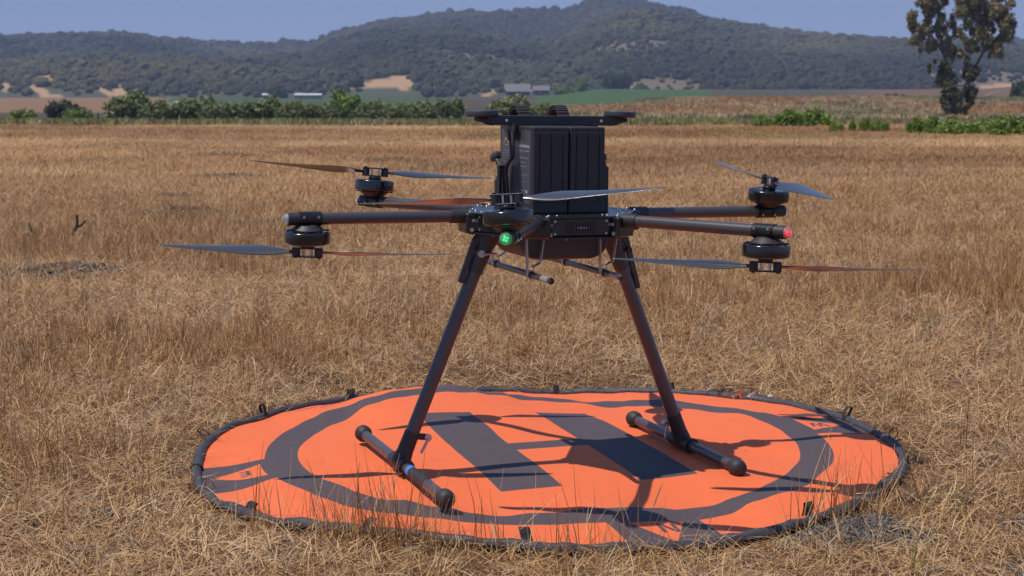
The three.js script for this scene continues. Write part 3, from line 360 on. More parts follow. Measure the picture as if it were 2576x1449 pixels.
{ // two upright batteries
  const label = (() => { // print on the pack's side: maker's mark and rows of small type
    const cv = document.createElement('canvas'); cv.width = 512; cv.height = 512; const c = cv.getContext('2d'), r = rng(3); c.fillStyle = '#4c4a50'; c.fillRect(0, 0, 512, 512);
    c.strokeStyle = '#d08a20'; c.lineWidth = 9; c.beginPath(); c.moveTo(40, 110); c.quadraticCurveTo(70, 40, 100, 80); c.quadraticCurveTo(120, 100, 135, 90); c.stroke(); c.strokeStyle = '#d8b25a'; c.lineWidth = 4; c.beginPath(); c.moveTo(60, 116); c.lineTo(130, 108); c.stroke();
    c.fillStyle = '#c9c7cc'; c.font = 'bold 30px sans-serif'; c.textAlign = 'right'; c.fillText('Smart Battery', 490, 120);
    const row = (x0, x1, y, h, a) => { let x = x0; while (x < x1) { const w = 6 + 16 * r(); c.fillStyle = `rgba(205,203,210,${a * (0.6 + 0.4 * r())})`; c.fillRect(x, y, Math.min(w, x1 - x), h); x += w + 5; } };
    row(310, 480, 140, 8, 0.7); for (let k = 0; k < 13; k++) row(36, 130 + 40 * r(), 150 + k * 20, 6, 0.5); for (let k = 0; k < 9; k++) row(190, 290, 270 + k * 24, 5, 0.4); for (const y of [190, 222, 250, 310, 360, 420, 440]) row(330, 400 + 80 * r(), y, 6, 0.65);
    c.beginPath(); c.arc(450, 430, 12, 0, 7); c.fillStyle = '#c9c7cc'; c.fill(); const t = new THREE.CanvasTexture(cv); t.colorSpace = THREE.SRGBColorSpace; return new THREE.MeshStandardMaterial({ map: t, roughness: 0.35 });
  })();
  for (const s of [-1, 1]) {
    const b = group('battery_pack', drone); b.position.set(s * 0.0447, 0.6, 0); if (s < 0) b.userData.label = 'battery pack with a printed label on its outer side';
    part('case', moved(rbox(0.0872, 0.196, 0.214, 0.004), 0, 0.106, 0), M.battery, b);
    for (let k = 0; k < 4; k++) for (const f of [-1, 1]) part('front_rib', moved(rbox(k % 3 ? 0.0255 : 0.0125, 0.158, 0.004, 0.0012), [-0.0355, -0.0143, 0.0142, 0.0355][k], 0.113, f * 0.1075), M.battery, b);
    for (const x of [-0.038, 0.038]) part('screw', new THREE.CylinderGeometry(0.003, 0.003, 0.002, 10).rotateX(Math.PI / 2).translate(x, 0.1975, 0.1078), M.plastic, b);
    part('side_label', new THREE.PlaneGeometry(0.19, 0.165).rotateY(s * Math.PI / 2).translate(s * 0.0442, 0.112, 0), label, b);
    // ribbed carry handle arching over the rear
    const h = group('carry_handle', drone), N = 17; h.position.set(s * 0.05, 0.803, -0.085); const band = [];
    for (let k = 0; k <= N; k++) { const a = Math.PI * k / N, g = rbox(0.029, 0.0052, 0.0062, 0.0014, 1); g.rotateX(-(a - Math.PI / 2)); part('handle_rib', g.translate(0, 0.046 * Math.sin(a), 0.042 * Math.cos(a)), M.rubber, h); }
    const arc = new THREE.Shape(); arc.absellipse(0, 0, 0.042, 0.046, 0, Math.PI, false); arc.absellipse(0, 0, 0.034, 0.038, Math.PI, 0, true); part('handle_core', new THREE.ExtrudeGeometry(arc, { depth: 0.024, bevelEnabled: false, curveSegments: 24 }).translate(0, 0, -0.012).rotateY(Math.PI / 2), M.rubber, h);
  }
  // latch levers and cable stays on both flanks
  for (const s of [-1, 1]) {
    const lv = group('battery_latch', drone), x = s * 0.104, q = (o, y, z) => V(x + s * o, y, s < 0 ? z : z + 0.12);
    part('lever', beam(q(0, 0.607, -0.05), q(0, 0.712, -0.052), 0.013, 0.02, 0.003, V(1, 0, 0)), M.plastic, lv); part('lever_neck', beam(q(0, 0.705, -0.05), q(0.004, 0.727, -0.075), 0.011, 0.014, 0.003, V(1, 0, 0)), M.plastic, lv);
    const knob = rbox(0.019, 0.019, 0.036, 0.007, 3); knob.rotateX(-0.35); part('knob', moved(knob, x + s * 0.004, 0.73, s < 0 ? -0.083 : 0.04), M.pod, lv);
    part('bracket', moved(rbox(0.008, 0.07, 0.014, 0.002), x - s * 0.004, 0.64, s < 0 ? -0.094 : 0.02), M.plastic, lv); part('release_button', new THREE.CylinderGeometry(0.006, 0.006, 0.004, 14).rotateZ(Math.PI / 2).translate(x, 0.682, s < 0 ? -0.086 : 0.03), M.steel, lv);
    const st = group('mast_stay', drone), z0 = s < 0 ? 0 : 0; const wedge = new THREE.Shape([new THREE.Vector2(-0.055, 0.808), new THREE.Vector2(0.03, 0.808), new THREE.Vector2(0.02, 0.772), new THREE.Vector2(-0.012, 0.770)]);
    part('bracket', new THREE.ExtrudeGeometry(wedge, { depth: 0.006, bevelSize: 0.001, bevelThickness: 0.001 }).rotateY(-Math.PI / 2).translate(s * 0.1 + 0.003, 0, 0), M.plastic, st);
    part('cable', pipe([V(s * 0.104, 0.79, 0.016), V(s * 0.105, 0.765, 0.024), V(s * 0.105, 0.735, 0.024), V(s * 0.105, 0.715, -0.008), V(s * 0.106, 0.695, -0.016), V(s * 0.105, 0.65, -0.006), V(s * 0.105, 0.607, -0.004)], 0.0042, 40, 8), M.rubber, st);
    part('cable_tie', new THREE.TorusGeometry(0.0052, 0.0012, 6, 14).rotateX(Math.PI / 2).translate(s * 0.105, 0.716, -0.006), M.plastic, st);
    part('thin_cable', pipe([V(s * 0.104, 0.795, -0.01), V(s * 0.107, 0.76, 0.012), V(s * 0.108, 0.73, 0.018), V(s * 0.108, 0.69, -0.03), V(s * 0.106, 0.62, -0.03)], 0.002, 30, 6), M.rubber, st);
  }
}
{ // cross bar with two satellite antennas
  const bar0 = group('antenna_mast', drone), s = new THREE.Shape(); s.moveTo(-0.185, 0.821); s.lineTo(-0.13, 0.8255); s.lineTo(0.13, 0.8255); s.lineTo(0.185, 0.821); s.lineTo(0.185, 0.815); s.lineTo(0.14, 0.8065); s.lineTo(-0.14, 0.8065); s.lineTo(-0.185, 0.815); s.closePath();
  part('cross_bar', new THREE.ExtrudeGeometry(s, { depth: 0.026, bevelSize: 0.0015, bevelThickness: 0.0015, bevelSegments: 2 }).translate(0, 0, -0.013), M.plastic, bar0);
  for (const x of [-0.118, 0.118]) part('screw', new THREE.CylinderGeometry(0.0034, 0.0034, 0.002, 12).rotateX(Math.PI / 2).translate(x, 0.816, 0.0152), M.steel, bar0);
  for (const e of [-1, 1]) { const a = group('satellite_antenna', drone); a.position.set(e * 0.172, 0.8245, 0); a.rotation.z = e * -0.03; part('disc', lathe([[0, 0], [0.034, 0], [0.0375, 0.0015], [0.038, 0.004], [0.038, 0.0118], [0.0365, 0.0138], [0, 0.0155]], 40), M.pod, a); part('mount', lathe([[0, -0.007], [0.018, -0.007], [0.014, 0], [0, 0]], 20), M.plastic, a); part('lead', pipe([V(e * 0.006, -0.004, 0), V(e * -0.004, -0.014, 0.004), V(e * -0.022, -0.019, 0.004), V(e * -0.05, -0.016, 0.002)], 0.0024, 20, 6), M.rubber, a); }
}
// arms, motors, propellers
const bladeGeo = (hand) => { // one blade along +x; hand +1 turns anticlockwise seen from above
  const n = 30, m = 12, P = [], I = [], r0 = 0.026, r1 = 0.325;
  for (let k = 0; k <= n; k++) { const t = k / n, r = mix(r0, r1, t), ch = lerpTable([[0, 0.012], [0.06, 0.014], [0.16, 0.033], [0.27, 0.046], [0.4, 0.043], [0.6, 0.033], [0.8, 0.024], [0.95, 0.015], [1, 0.005]], t), tw = lerpTable([[0, 0.42], [0.2, 0.40], [0.5, 0.26], [1, 0.13]], t), th = lerpTable([[0, 0.007], [0.12, 0.004], [0.5, 0.0026], [1, 0.0012]], t), mid = lerpTable([[0, 0], [0.27, 0.006], [0.6, 0.002], [1, -0.008]], t), droop = 0.006 * t * t;
    for (let j = 0; j < m; j++) { const b = j / m * Math.PI * 2, cx = Math.cos(b) * ch / 2, cy = Math.sin(b) * th / 2 + 0.06 * ch * (1 - (2 * cx / ch) ** 2); const z = -hand * (cx + mid); P.push(r, cy * Math.cos(tw) + cx * Math.sin(tw) + droop, z * Math.cos(tw) + hand * cy * Math.sin(tw)); } }
  for (let k = 0; k < n; k++) for (let j = 0; j < m; j++) { const a = k * m + j, b = k * m + (j + 1) % m; I.push(a, b, a + m, b, b + m, a + m); }
  const g = new THREE.BufferGeometry(); g.setAttribute('position', new THREE.Float32BufferAttribute(P, 3)); g.setIndex(I); g.computeVertexNormals(); return g; };
const bladeL = bladeGeo(1), bladeR = bladeGeo(-1);
const clear = new THREE.MeshPhysicalMaterial({ color: colour(0.9, 0.92, 0.92), roughness: 0.08, transmission: 0.85, thickness: 0, ior: 1.45 });
const tinted = (c) => new THREE.MeshPhysicalMaterial({ color: c, roughness: 0.1, transmission: 0.8, thickness: 0 });
const glowing = (c, k) => new THREE.MeshStandardMaterial({ color: 0x111111, emissive: c, emissiveIntensity: k });
const lampKinds = { green: [tinted(colour(0.55, 0.85, 0.65)), glowing(colour(0.02, 1, 0.35), 3), colour(0.05, 1, 0.4)], red: [tinted(colour(0.95, 0.7, 0.7)), glowing(colour(1, 0.05, 0.06), 2.5), colour(1, 0.1, 0.1)], white: [clear, glowing(colour(1, 1, 1), 1.2), colour(1, 1, 1)], off: [clear, M.alu, null] };
const ARMS = [[-90, -1, -4, 70, 'off'], [-150, 1, 5, 92.2, 'white'], [-30, 1, 5, 50, 'green'], [30, -1, 0, 55, 'red'], [90, 1, 5, 177, 'off'], [150, -1, 0, 158, 'off']];
const tubeMat = M.carbon, greenBase = std(colour(0.01, 0.14, 0.05), 0.4), redBase = std(colour(0.35, 0.05, 0.05), 0.4);
for (const [deg, updown, cant, theta, lamp] of ARMS) {
  const a = deg * Math.PI / 180, place = (g) => { g.position.set(0, AX, 0); g.rotation.order = 'YXZ'; g.rotation.y = a; g.rotation.z = cant * Math.PI / 180; return g; };
  const arm = place(group('arm', drone));
  part('tube', bar(V(0, 0, 0.2), V(0, 0, 0.6), 0.0135, 0.0135, 28), tubeMat, arm);
  part('sleeve', bar(V(0, 0, 0.205), V(0, 0, 0.247), 0.0158, 0.0158, 28), M.plastic, arm); part('sleeve_screw', new THREE.SphereGeometry(0.0028, 8, 6).translate(-0.0105, -0.0112, 0.228), M.plastic, arm);
  part('end_sleeve', bar(V(0, 0, 0.55), V(0, 0, 0.622), 0.0142, 0.0142, 28), M.plastic, arm);
  part('motor_clamp', (() => { const g = bar(V(0, 0, 0.548), V(0, 0, 0.597), 0.0165, 0.0165, 24); return merge([g, moved(rbox(0.039, 0.010, 0.014, 0.002), 0, 0, 0.556), moved(rbox(0.039, 0.010, 0.014, 0.002), 0, 0, 0.589)]); })(), M.plate, arm);
  for (const z of [0.556, 0.589]) for (const x of [-0.018, 0.018]) part('clamp_bolt', new THREE.CylinderGeometry(0.0028, 0.0028, 0.005, 8).translate(x, updown * -0.0065, z), M.steel, arm);
  { const [lens, led, c] = lampKinds[lamp], dome = new THREE.SphereGeometry(0.0128, 20, 10, 0, Math.PI * 2, 0, Math.PI / 2).scale(1, 1.0, 1).rotateX(Math.PI / 2).translate(0, 0, 0.6225);
    part('navigation_light', dome, lens, arm); part('navigation_light_base', new THREE.CylinderGeometry(0.0118, 0.0118, 0.0025, 20).rotateX(Math.PI / 2).translate(0, 0, 0.6235), lamp === 'green' ? greenBase : lamp === 'red' ? redBase : M.alu, arm);
    for (let k = 0; k < 4; k++) { const b = k * Math.PI / 2 + 0.4; part('led', new THREE.CylinderGeometry(0.0018, 0.0018, 0.0014, 10).rotateX(Math.PI / 2).translate(0.0042 * Math.cos(b), 0.0042 * Math.sin(b), 0.6257), led, arm); }
    if (c) { const L = new THREE.PointLight(c, lamp === 'white' ? 0.001 : 0.003, 1, 2); L.position.set(0, 0, 0.6385); L.castShadow = true; L.name = 'navigation_glow'; arm.add(L); } }
  // root block on the airframe
  const blk = group('arm_joint', drone); blk.position.set(0, 0.583, 0); blk.rotation.y = a;
  part('block', moved(rbox(0.062, 0.0465, 0.052, 0.006, 3), 0, 0, 0.192), M.gloss, blk);
  for (const x of [-0.021, 0.021]) for (const z of [0.178, 0.206]) part('bolt', new THREE.SphereGeometry(0.0033, 10, 6).translate(x, 0.0243, z), M.steel, blk);
  for (const s of [-1, 1]) { for (const z of [0.19, 0.2]) part('side_slot', rbox(0.0016, 0.0062, 0.0075, 0.0006).translate(s * 0.0312, 0.006, z), M.alu, blk); part('side_bolt', new THREE.CylinderGeometry(0.0045, 0.0045, 0.003, 14).rotateZ(Math.PI / 2).translate(s * 0.0318, -0.0145, 0.205), M.steel, blk); }
  // motor: out of plane by the cant, above or below the tube
  const mot = place(group('motor', drone)), flip = (g) => { g.position.set(0, 0, 0.577); if (updown < 0) g.rotation.z = Math.PI; return g; };
  const inner = (name, geo, mat) => { const m = part(name, geo, mat, mot); return flip(m); };
  inner('mount_cone', lathe([[0.012, 0.010], [0.022, 0.0118], [0.023, 0.0128], [0.035, 0.0222], [0.0355, 0.0232], [0.0355, 0.0262], [0, 0.0262]], 36), M.plastic);
  inner('bell', lathe([[0, 0.0258], [0.045, 0.0258], [0.049, 0.0275], [0.0505, 0.030], [0.0505, 0.050], [0.0495, 0.0525], [0.046, 0.0545], [0.030, 0.0555], [0.027, 0.054], [0, 0.054]], 48), M.gloss);
  for (let k = 0; k < 10; k++) { const b = k * Math.PI / 5; inner('bell_spoke', moved(rbox(0.0035, 0.0036, 0.016, 0.001), 0, 0.0255, 0.040).rotateY(b), M.plate); }
  inner('shaft_collar', lathe([[0, 0.052], [0.016, 0.052], [0.016, 0.062], [0.012, 0.064], [0, 0.064]], 24), M.plate);
  const prop = place(group('propeller', drone)), pin = (name, geo, mat) => flip(part(name, geo, mat, prop));
  // blade bearing in the flipped or upright motor frame: turn so that it points along theta
  const th = theta * Math.PI / 180, spin = (th - a) * (updown < 0 ? -1 : 1) - Math.PI / 2; // from +x of the arm frame
  const turn = (g) => g.rotateY(spin);
  pin('hub_plate', turn(rbox(0.066, 0.0028, 0.017, 0.001).translate(0, 0.0845, 0)), M.plate); pin('hub_plate', turn(rbox(0.066, 0.0028, 0.017, 0.001).translate(0, 0.0655, 0)), M.plate);
  for (const s of [-1, 1]) { pin('blade_grip', turn(new THREE.CylinderGeometry(0.0092, 0.0092, 0.0165, 18).translate(s * 0.025, 0.075, 0)), M.plastic); pin('grip_bolt', turn(new THREE.CylinderGeometry(0.004, 0.004, 0.003, 10).translate(s * 0.026, 0.0872, 0)), M.plate); pin('spacer', turn(new THREE.CylinderGeometry(0.0026, 0.0026, 0.017, 10).translate(s * 0.009, 0.075, 0)), M.steel); }
  for (const s of [0, Math.PI]) { const g = (updown > 0 ? bladeL : bladeR).clone(); if (updown < 0) g.rotateZ(Math.PI); pin('blade', turn(g.rotateY(s).translate(0, 0.075, 0)), M.blade); }
}
// landing gear
for (const s of [-1, 1]) {
  const gear = group('landing_leg', drone), top = V(s * 0.155, 0.545, 0), foot = V(s * 0.362, 0.031, 0), dir = foot.clone().sub(top).normalize(), along = (t) => top.clone().addScaledVector(dir, t);
  part('leg_tube', bar(along(0), along(0.5), 0.0162, 0.0162, 28), M.leg, gear);
  part('top_socket', merge([bar(V(s * 0.15, 0.561, 0), along(0.02), 0.03, 0.022, 24), bar(along(0.01), along(0.085), 0.0215, 0.0178, 24)]), M.belly, gear);
  part('socket_lug', merge([beam(along(0.035).add(V(s * 0.012, 0, 0)), along(0.035).add(V(s * 0.027, 0.004, 0)), 0.016, 0.02, 0.004)]), M.belly, gear);
  if (s < 0) { part('quick_release', new THREE.CylinderGeometry(0.0085, 0.0085, 0.012, 18).rotateX(Math.PI / 2).translate(-0.178, 0.512, 0.02), M.alu, gear); part('release_lever', bar(V(-0.174, 0.511, 0.026), V(-0.142, 0.511, 0.026), 0.0028, 0.0026, 10), M.alu, gear); }
  else part('quick_release', new THREE.CylinderGeometry(0.007, 0.007, 0.02, 18).rotateX(Math.PI / 2).translate(0.196, 0.512, 0.012), M.plastic, gear);
  // folding brace hanging from the socket
  const br = s < 0 ? [V(-0.17, 0.557, 0.004), V(-0.19, 0.535, 0.004), V(-0.221, 0.448, 0.004)] : [V(0.165, 0.557, 0.004), V(0.195, 0.53, 0.004), V(0.226, 0.422, 0.004)];
  part('folding_brace', merge([beam(br[0], br[1], 0.02, 0.014, 0.005), beam(br[1].clone().add(V(s * -0.003, 0.01, 0)), br[2], 0.0135, 0.012, 0.003), beam(br[2].clone().lerp(br[1], 0.3), br[2].clone().lerp(br[1], -0.04), 0.0115, 0.0155, 0.003)]), M.belly, gear);
  // foot joint and skid
  part('foot_socket', merge([bar(along(0.478), along(0.535), 0.0178, 0.019, 24), bar(along(0.525), along(0.552), 0.019, 0.0225, 24)]), M.plastic, gear);
  const skid = group('skid', drone), x = s * 0.362, y = 0.0305, z0 = s < 0 ? -0.325 : -0.283, z1 = s < 0 ? 0.33 : 0.274;
  part('skid_tube', bar(V(x, y, z0), V(x, y, z1), 0.0122, 0.0122, 24), M.leg, skid);
  part('tee', merge([bar(V(x, y, -0.052), V(x, y, 0.046), 0.0168, 0.0168, 24), bar(V(x, y, 0.04), V(x, y, 0.05), 0.019, 0.019, 24)]), M.plastic, skid);
  for (const [z, e] of [[z0, -1], [z1, 1]]) { const g = lathe([[0, 0.022], [0.011, 0.0205], [0.0175, 0.015], [0.0205, 0.006], [0.0205, -0.002], [0.0185, -0.003], [0.0205, -0.0045], [0.0205, -0.0075], [0.018, -0.009], [0.0192, -0.0105], [0.0188, -0.014], [0.0148, -0.0165], [0.0145, -0.024], [0, -0.024]], 28); g.rotateX(e > 0 ? Math.PI / 2 : -Math.PI / 2); part('rubber_foot', g.translate(x, y, z), M.rubber, skid); }
  if (s < 0) { part('blue_tape', bar(V(x, y, 0.078), V(x, y, 0.097), 0.0128, 0.0128, 24), M.tape, skid); part('grip_sleeve', bar(V(x, y, 0.097), V(x, y, 0.205), 0.0131, 0.0131, 24), M.rubber, skid); part('clamp_knob', new THREE.CylinderGeometry(0.0085, 0.0085, 0.008, 18).rotateX(Math.PI / 2).translate(x + 0.062, y + 0.058, 0.012), M.alu, skid); part('clamp_lever', bar(V(x + 0.062, y + 0.057, 0.017), V(x + 0.044, y + 0.024, 0.017), 0.0035, 0.003, 10), M.alu, skid); part('clamp_lug', beam(V(x + 0.03, y + 0.062, 0.004), V(x + 0.062, y + 0.058, 0.004), 0.014, 0.014, 0.003), M.plastic, skid); }
  else { part('clamp_knob', new THREE.CylinderGeometry(0.008, 0.008, 0.02, 18).rotateX(Math.PI / 2).translate(x - 0.03, y + 0.04, -0.04), M.alu, skid); part('clamp_lever', bar(V(x - 0.03, y + 0.04, -0.03), V(x - 0.034, y + 0.006, -0.03), 0.004, 0.0035, 10), M.alu, skid); }
}
// payload rails below the belly, hung on bent straps
for (const s of [-1, 1]) {
  const rail = group('payload_rail', drone), x = s * 0.09, y = 0.471, z1 = s < 0 ? 0.232 : 0.204, z0 = -0.22;
  part('rail_tube', bar(V(x, y, z0), V(x, y, z1), 0.0072, 0.0072, 18), M.carbon, rail); part('rail_cap', new THREE.SphereGeometry(0.0072, 14, 8).translate(x, y, z1), M.rubber, rail);
  for (const z of [-0.12, 0.11]) {
    part('hanger_strap', merge([beam(V(x - 0.012, 0.558, z), V(x - 0.0085, y, z), 0.0022, 0.013, 0.0008), beam(V(x - 0.014, 0.557, z), V(x + 0.032, 0.557, z), 0.0022, 0.013, 0.0008), beam(V(x + 0.03, 0.557, z), V(x + 0.022, 0.497, z), 0.0022, 0.013, 0.0008), beam(V(x + 0.023, 0.498, z), V(x + 0.004, 0.488, z), 0.0022, 0.013, 0.0008)]), M.alu, rail);
    part('strap_ring', new THREE.TorusGeometry(0.0088, 0.0016, 8, 22).scale(1, 1, 3.4).translate(x, y, z), M.alu, rail); part('rubber_bush', bar(V(x, y, z - 0.012), V(x, y, z + 0.014), 0.0082, 0.0082, 18), M.rubber, rail); part('strap_screw', bar(V(x + 0.007, 0.478, z), V(x + 0.007, 0.492, z), 0.0013, 0.0013, 6), M.steel, rail);
  }
  part('bare_tip', bar(V(x, y, z1 - 0.05), V(x, y, z1 - 0.008), 0.0075, 0.0075, 18), M.alu, rail);
}
// ---------------------------------------------------------------- grass, straw, soil
function blades(seed, n, opt) { // a patch of stalks round the origin, merged; opt: radius, len, width, lie (0 upright .. 1 flat), curl, seg
  const r = rng(seed), P = [], N = [], I = [];
  for (let k = 0; k < n; k++) {
    const th = r() * 6.283, q = opt.radius * Math.sqrt(r()), o = V(q * Math.cos(th), opt.lift * r(), q * Math.sin(th)), yaw = r() * 6.283, L = opt.len * (0.55 + 0.75 * r()), flat = clamp(opt.lie + (r() - 0.5) * opt.spread), el = (1 - flat) * Math.PI / 2, w = opt.width * (0.7 + 0.6 * r()), curl = opt.curl * (r() - 0.35), S = opt.seg;
    const sideYaw = yaw + Math.PI / 2 + (r() - 0.5) * 1.2, side = V(Math.cos(sideYaw), (r() - 0.5) * 0.8, Math.sin(sideYaw)).normalize(), p = o.clone(), b = P.length / 3; let e = el, y2 = yaw;
    for (let j = 0; j <= S; j++) {
      const t = j / S, ww = w * (opt.head ? (t < 0.72 ? 0.5 : t < 0.97 ? 2.1 : 0.3) : 1 - 0.75 * t * t); const dir = V(Math.cos(e) * Math.cos(y2), Math.sin(e), Math.cos(e) * Math.sin(y2)), nn = V().crossVectors(side, dir).normalize();
      for (const s of [-0.5, 0.5]) { P.push(p.x + side.x * ww * s, Math.max(p.y + side.y * ww * s, -0.01), p.z + side.z * ww * s); N.push(nn.x, nn.y, nn.z); }
      p.addScaledVector(dir, L / S); e -= curl / S; y2 += (r() - 0.5) * 0.5 * opt.curl;
    }
    for (let j = 0; j < S; j++) { const a = b + j * 2; I.push(a, a + 1, a + 2, a + 1, a + 3, a + 2); }
  }
  const g = new THREE.BufferGeometry(); g.setAttribute('position', new THREE.Float32BufferAttribute(P, 3)); g.setAttribute('normal', new THREE.Float32BufferAttribute(N, 3)); g.setIndex(I); return g;
}
const strawMat = new THREE.MeshPhysicalMaterial({ color: 0xffffff, roughness: 0.62, side: THREE.DoubleSide, transmission: 0.12, thickness: 0 });
const inPad = (x, z) => Math.hypot(x - PADX, z - PADZ);
// how tall and thick the standing grass is at a spot: patchy, trodden flat behind the pad
function stand(x, z) { const n = fbm(x * 0.55 + 7, z * 0.42 - 3, 3) + 0.5 * fbm(x * 1.7, z * 1.7 + 30, 2), r = inPad(x, z); let s = ss(-0.42, 0.46, n); if (z < PADZ) s *= mix(0.1, 1, ss(0.95, 1.9, r + 0.35 * noise(x * 2, z * 2))); else s *= mix(0.35, 1, ss(0.9, 1.25, r)); return s; }
function scatter(name, label, category, protoList, count, seed, near, far, power, accept, dress) { // one object per prototype would only split one mass, so the prototypes take turns
  const r = rng(seed), sets = protoList.map(() => []);
  let tries = 0; const total = count;
  while (tries < total) {
    tries++;
    const d = Math.pow(mix(Math.pow(near, power), Math.pow(far, power), r()), 1 / power), x = (r() * 2 - 1) * (0.9 + 0.37 * d), z = -d;
    const ok = accept(x, z, r); if (ok <= 0 || r() > ok) continue;
    sets[Math.floor(r() * protoList.length)].push([x, z]);
  }
  const m4 = new THREE.Matrix4(), Q = new THREE.Quaternion(), col = new THREE.Color(), E3 = new THREE.Euler();
  sets.forEach((pts, k) => {
    const im = new THREE.InstancedMesh(protoList[k], strawMat, pts.length);
    pts.forEach(([x, z], i) => { const [s, sy, c, tilt] = dress(x, z, r); E3.set((r() - 0.5) * tilt, r() * 6.283, (r() - 0.5) * tilt); Q.setFromEuler(E3); m4.compose(V(x, land(x, z) - 0.002, z), Q, V(s, sy, s)); im.setMatrixAt(i, m4); col.setRGB(c[0], c[1], c[2]); im.setColorAt(i, col); });
    im.name = numbered(name); tag(im, label, category, label, 'stuff'); im.castShadow = im.receiveShadow = true; scene.add(im);
  });
}
const bare = (x, z) => (z < -5 ? Math.max(0.4, 1 - mound(x, z) / 0.03) : clamp(1 - mound(x, z) / 0.016));
const tone = (a, b, t, w) => a.map((v, i) => mix(v, b[i], t) * w);
const PALE = [0.72, 0.485, 0.25], TAN = [0.54, 0.315, 0.125], AMBER = [0.42, 0.205, 0.058], RUST = [0.31, 0.145, 0.045], GREYED = [0.42, 0.35, 0.28];
// straw lying on the ground
{
  const lit = [0, 1, 2, 3, 4].map((k) => blades(500 + k, 18, { radius: 0.07, len: 0.055, width: 0.0015, lie: 0.86, spread: 0.34, curl: 1.2, seg: 3, lift: 0.016 }));
  scatter('straw_litter', 'pale dry straw matted over the ground', 'straw', lit, 62000, 11, 1.9, 16, 1.25, (x, z) => (inPad(x, z) < 0.9 ? 0 : Math.max(0.1, bare(x, z))), (x, z, r) => { const d = -z, s = (0.75 + 0.6 * r()) * (1 + 0.06 * Math.max(0, d - 4)), q = r(); return [s, s * (0.7 + 1.0 * r()), q < 0.1 ? tone(GREYED, PALE, r(), 0.8 + 0.4 * r()) : q < 0.55 ? tone(AMBER, TAN, r(), 0.7 + 0.5 * r()) : tone(TAN, PALE, r(), 0.7 + 0.5 * r()), 0.35]; });
}
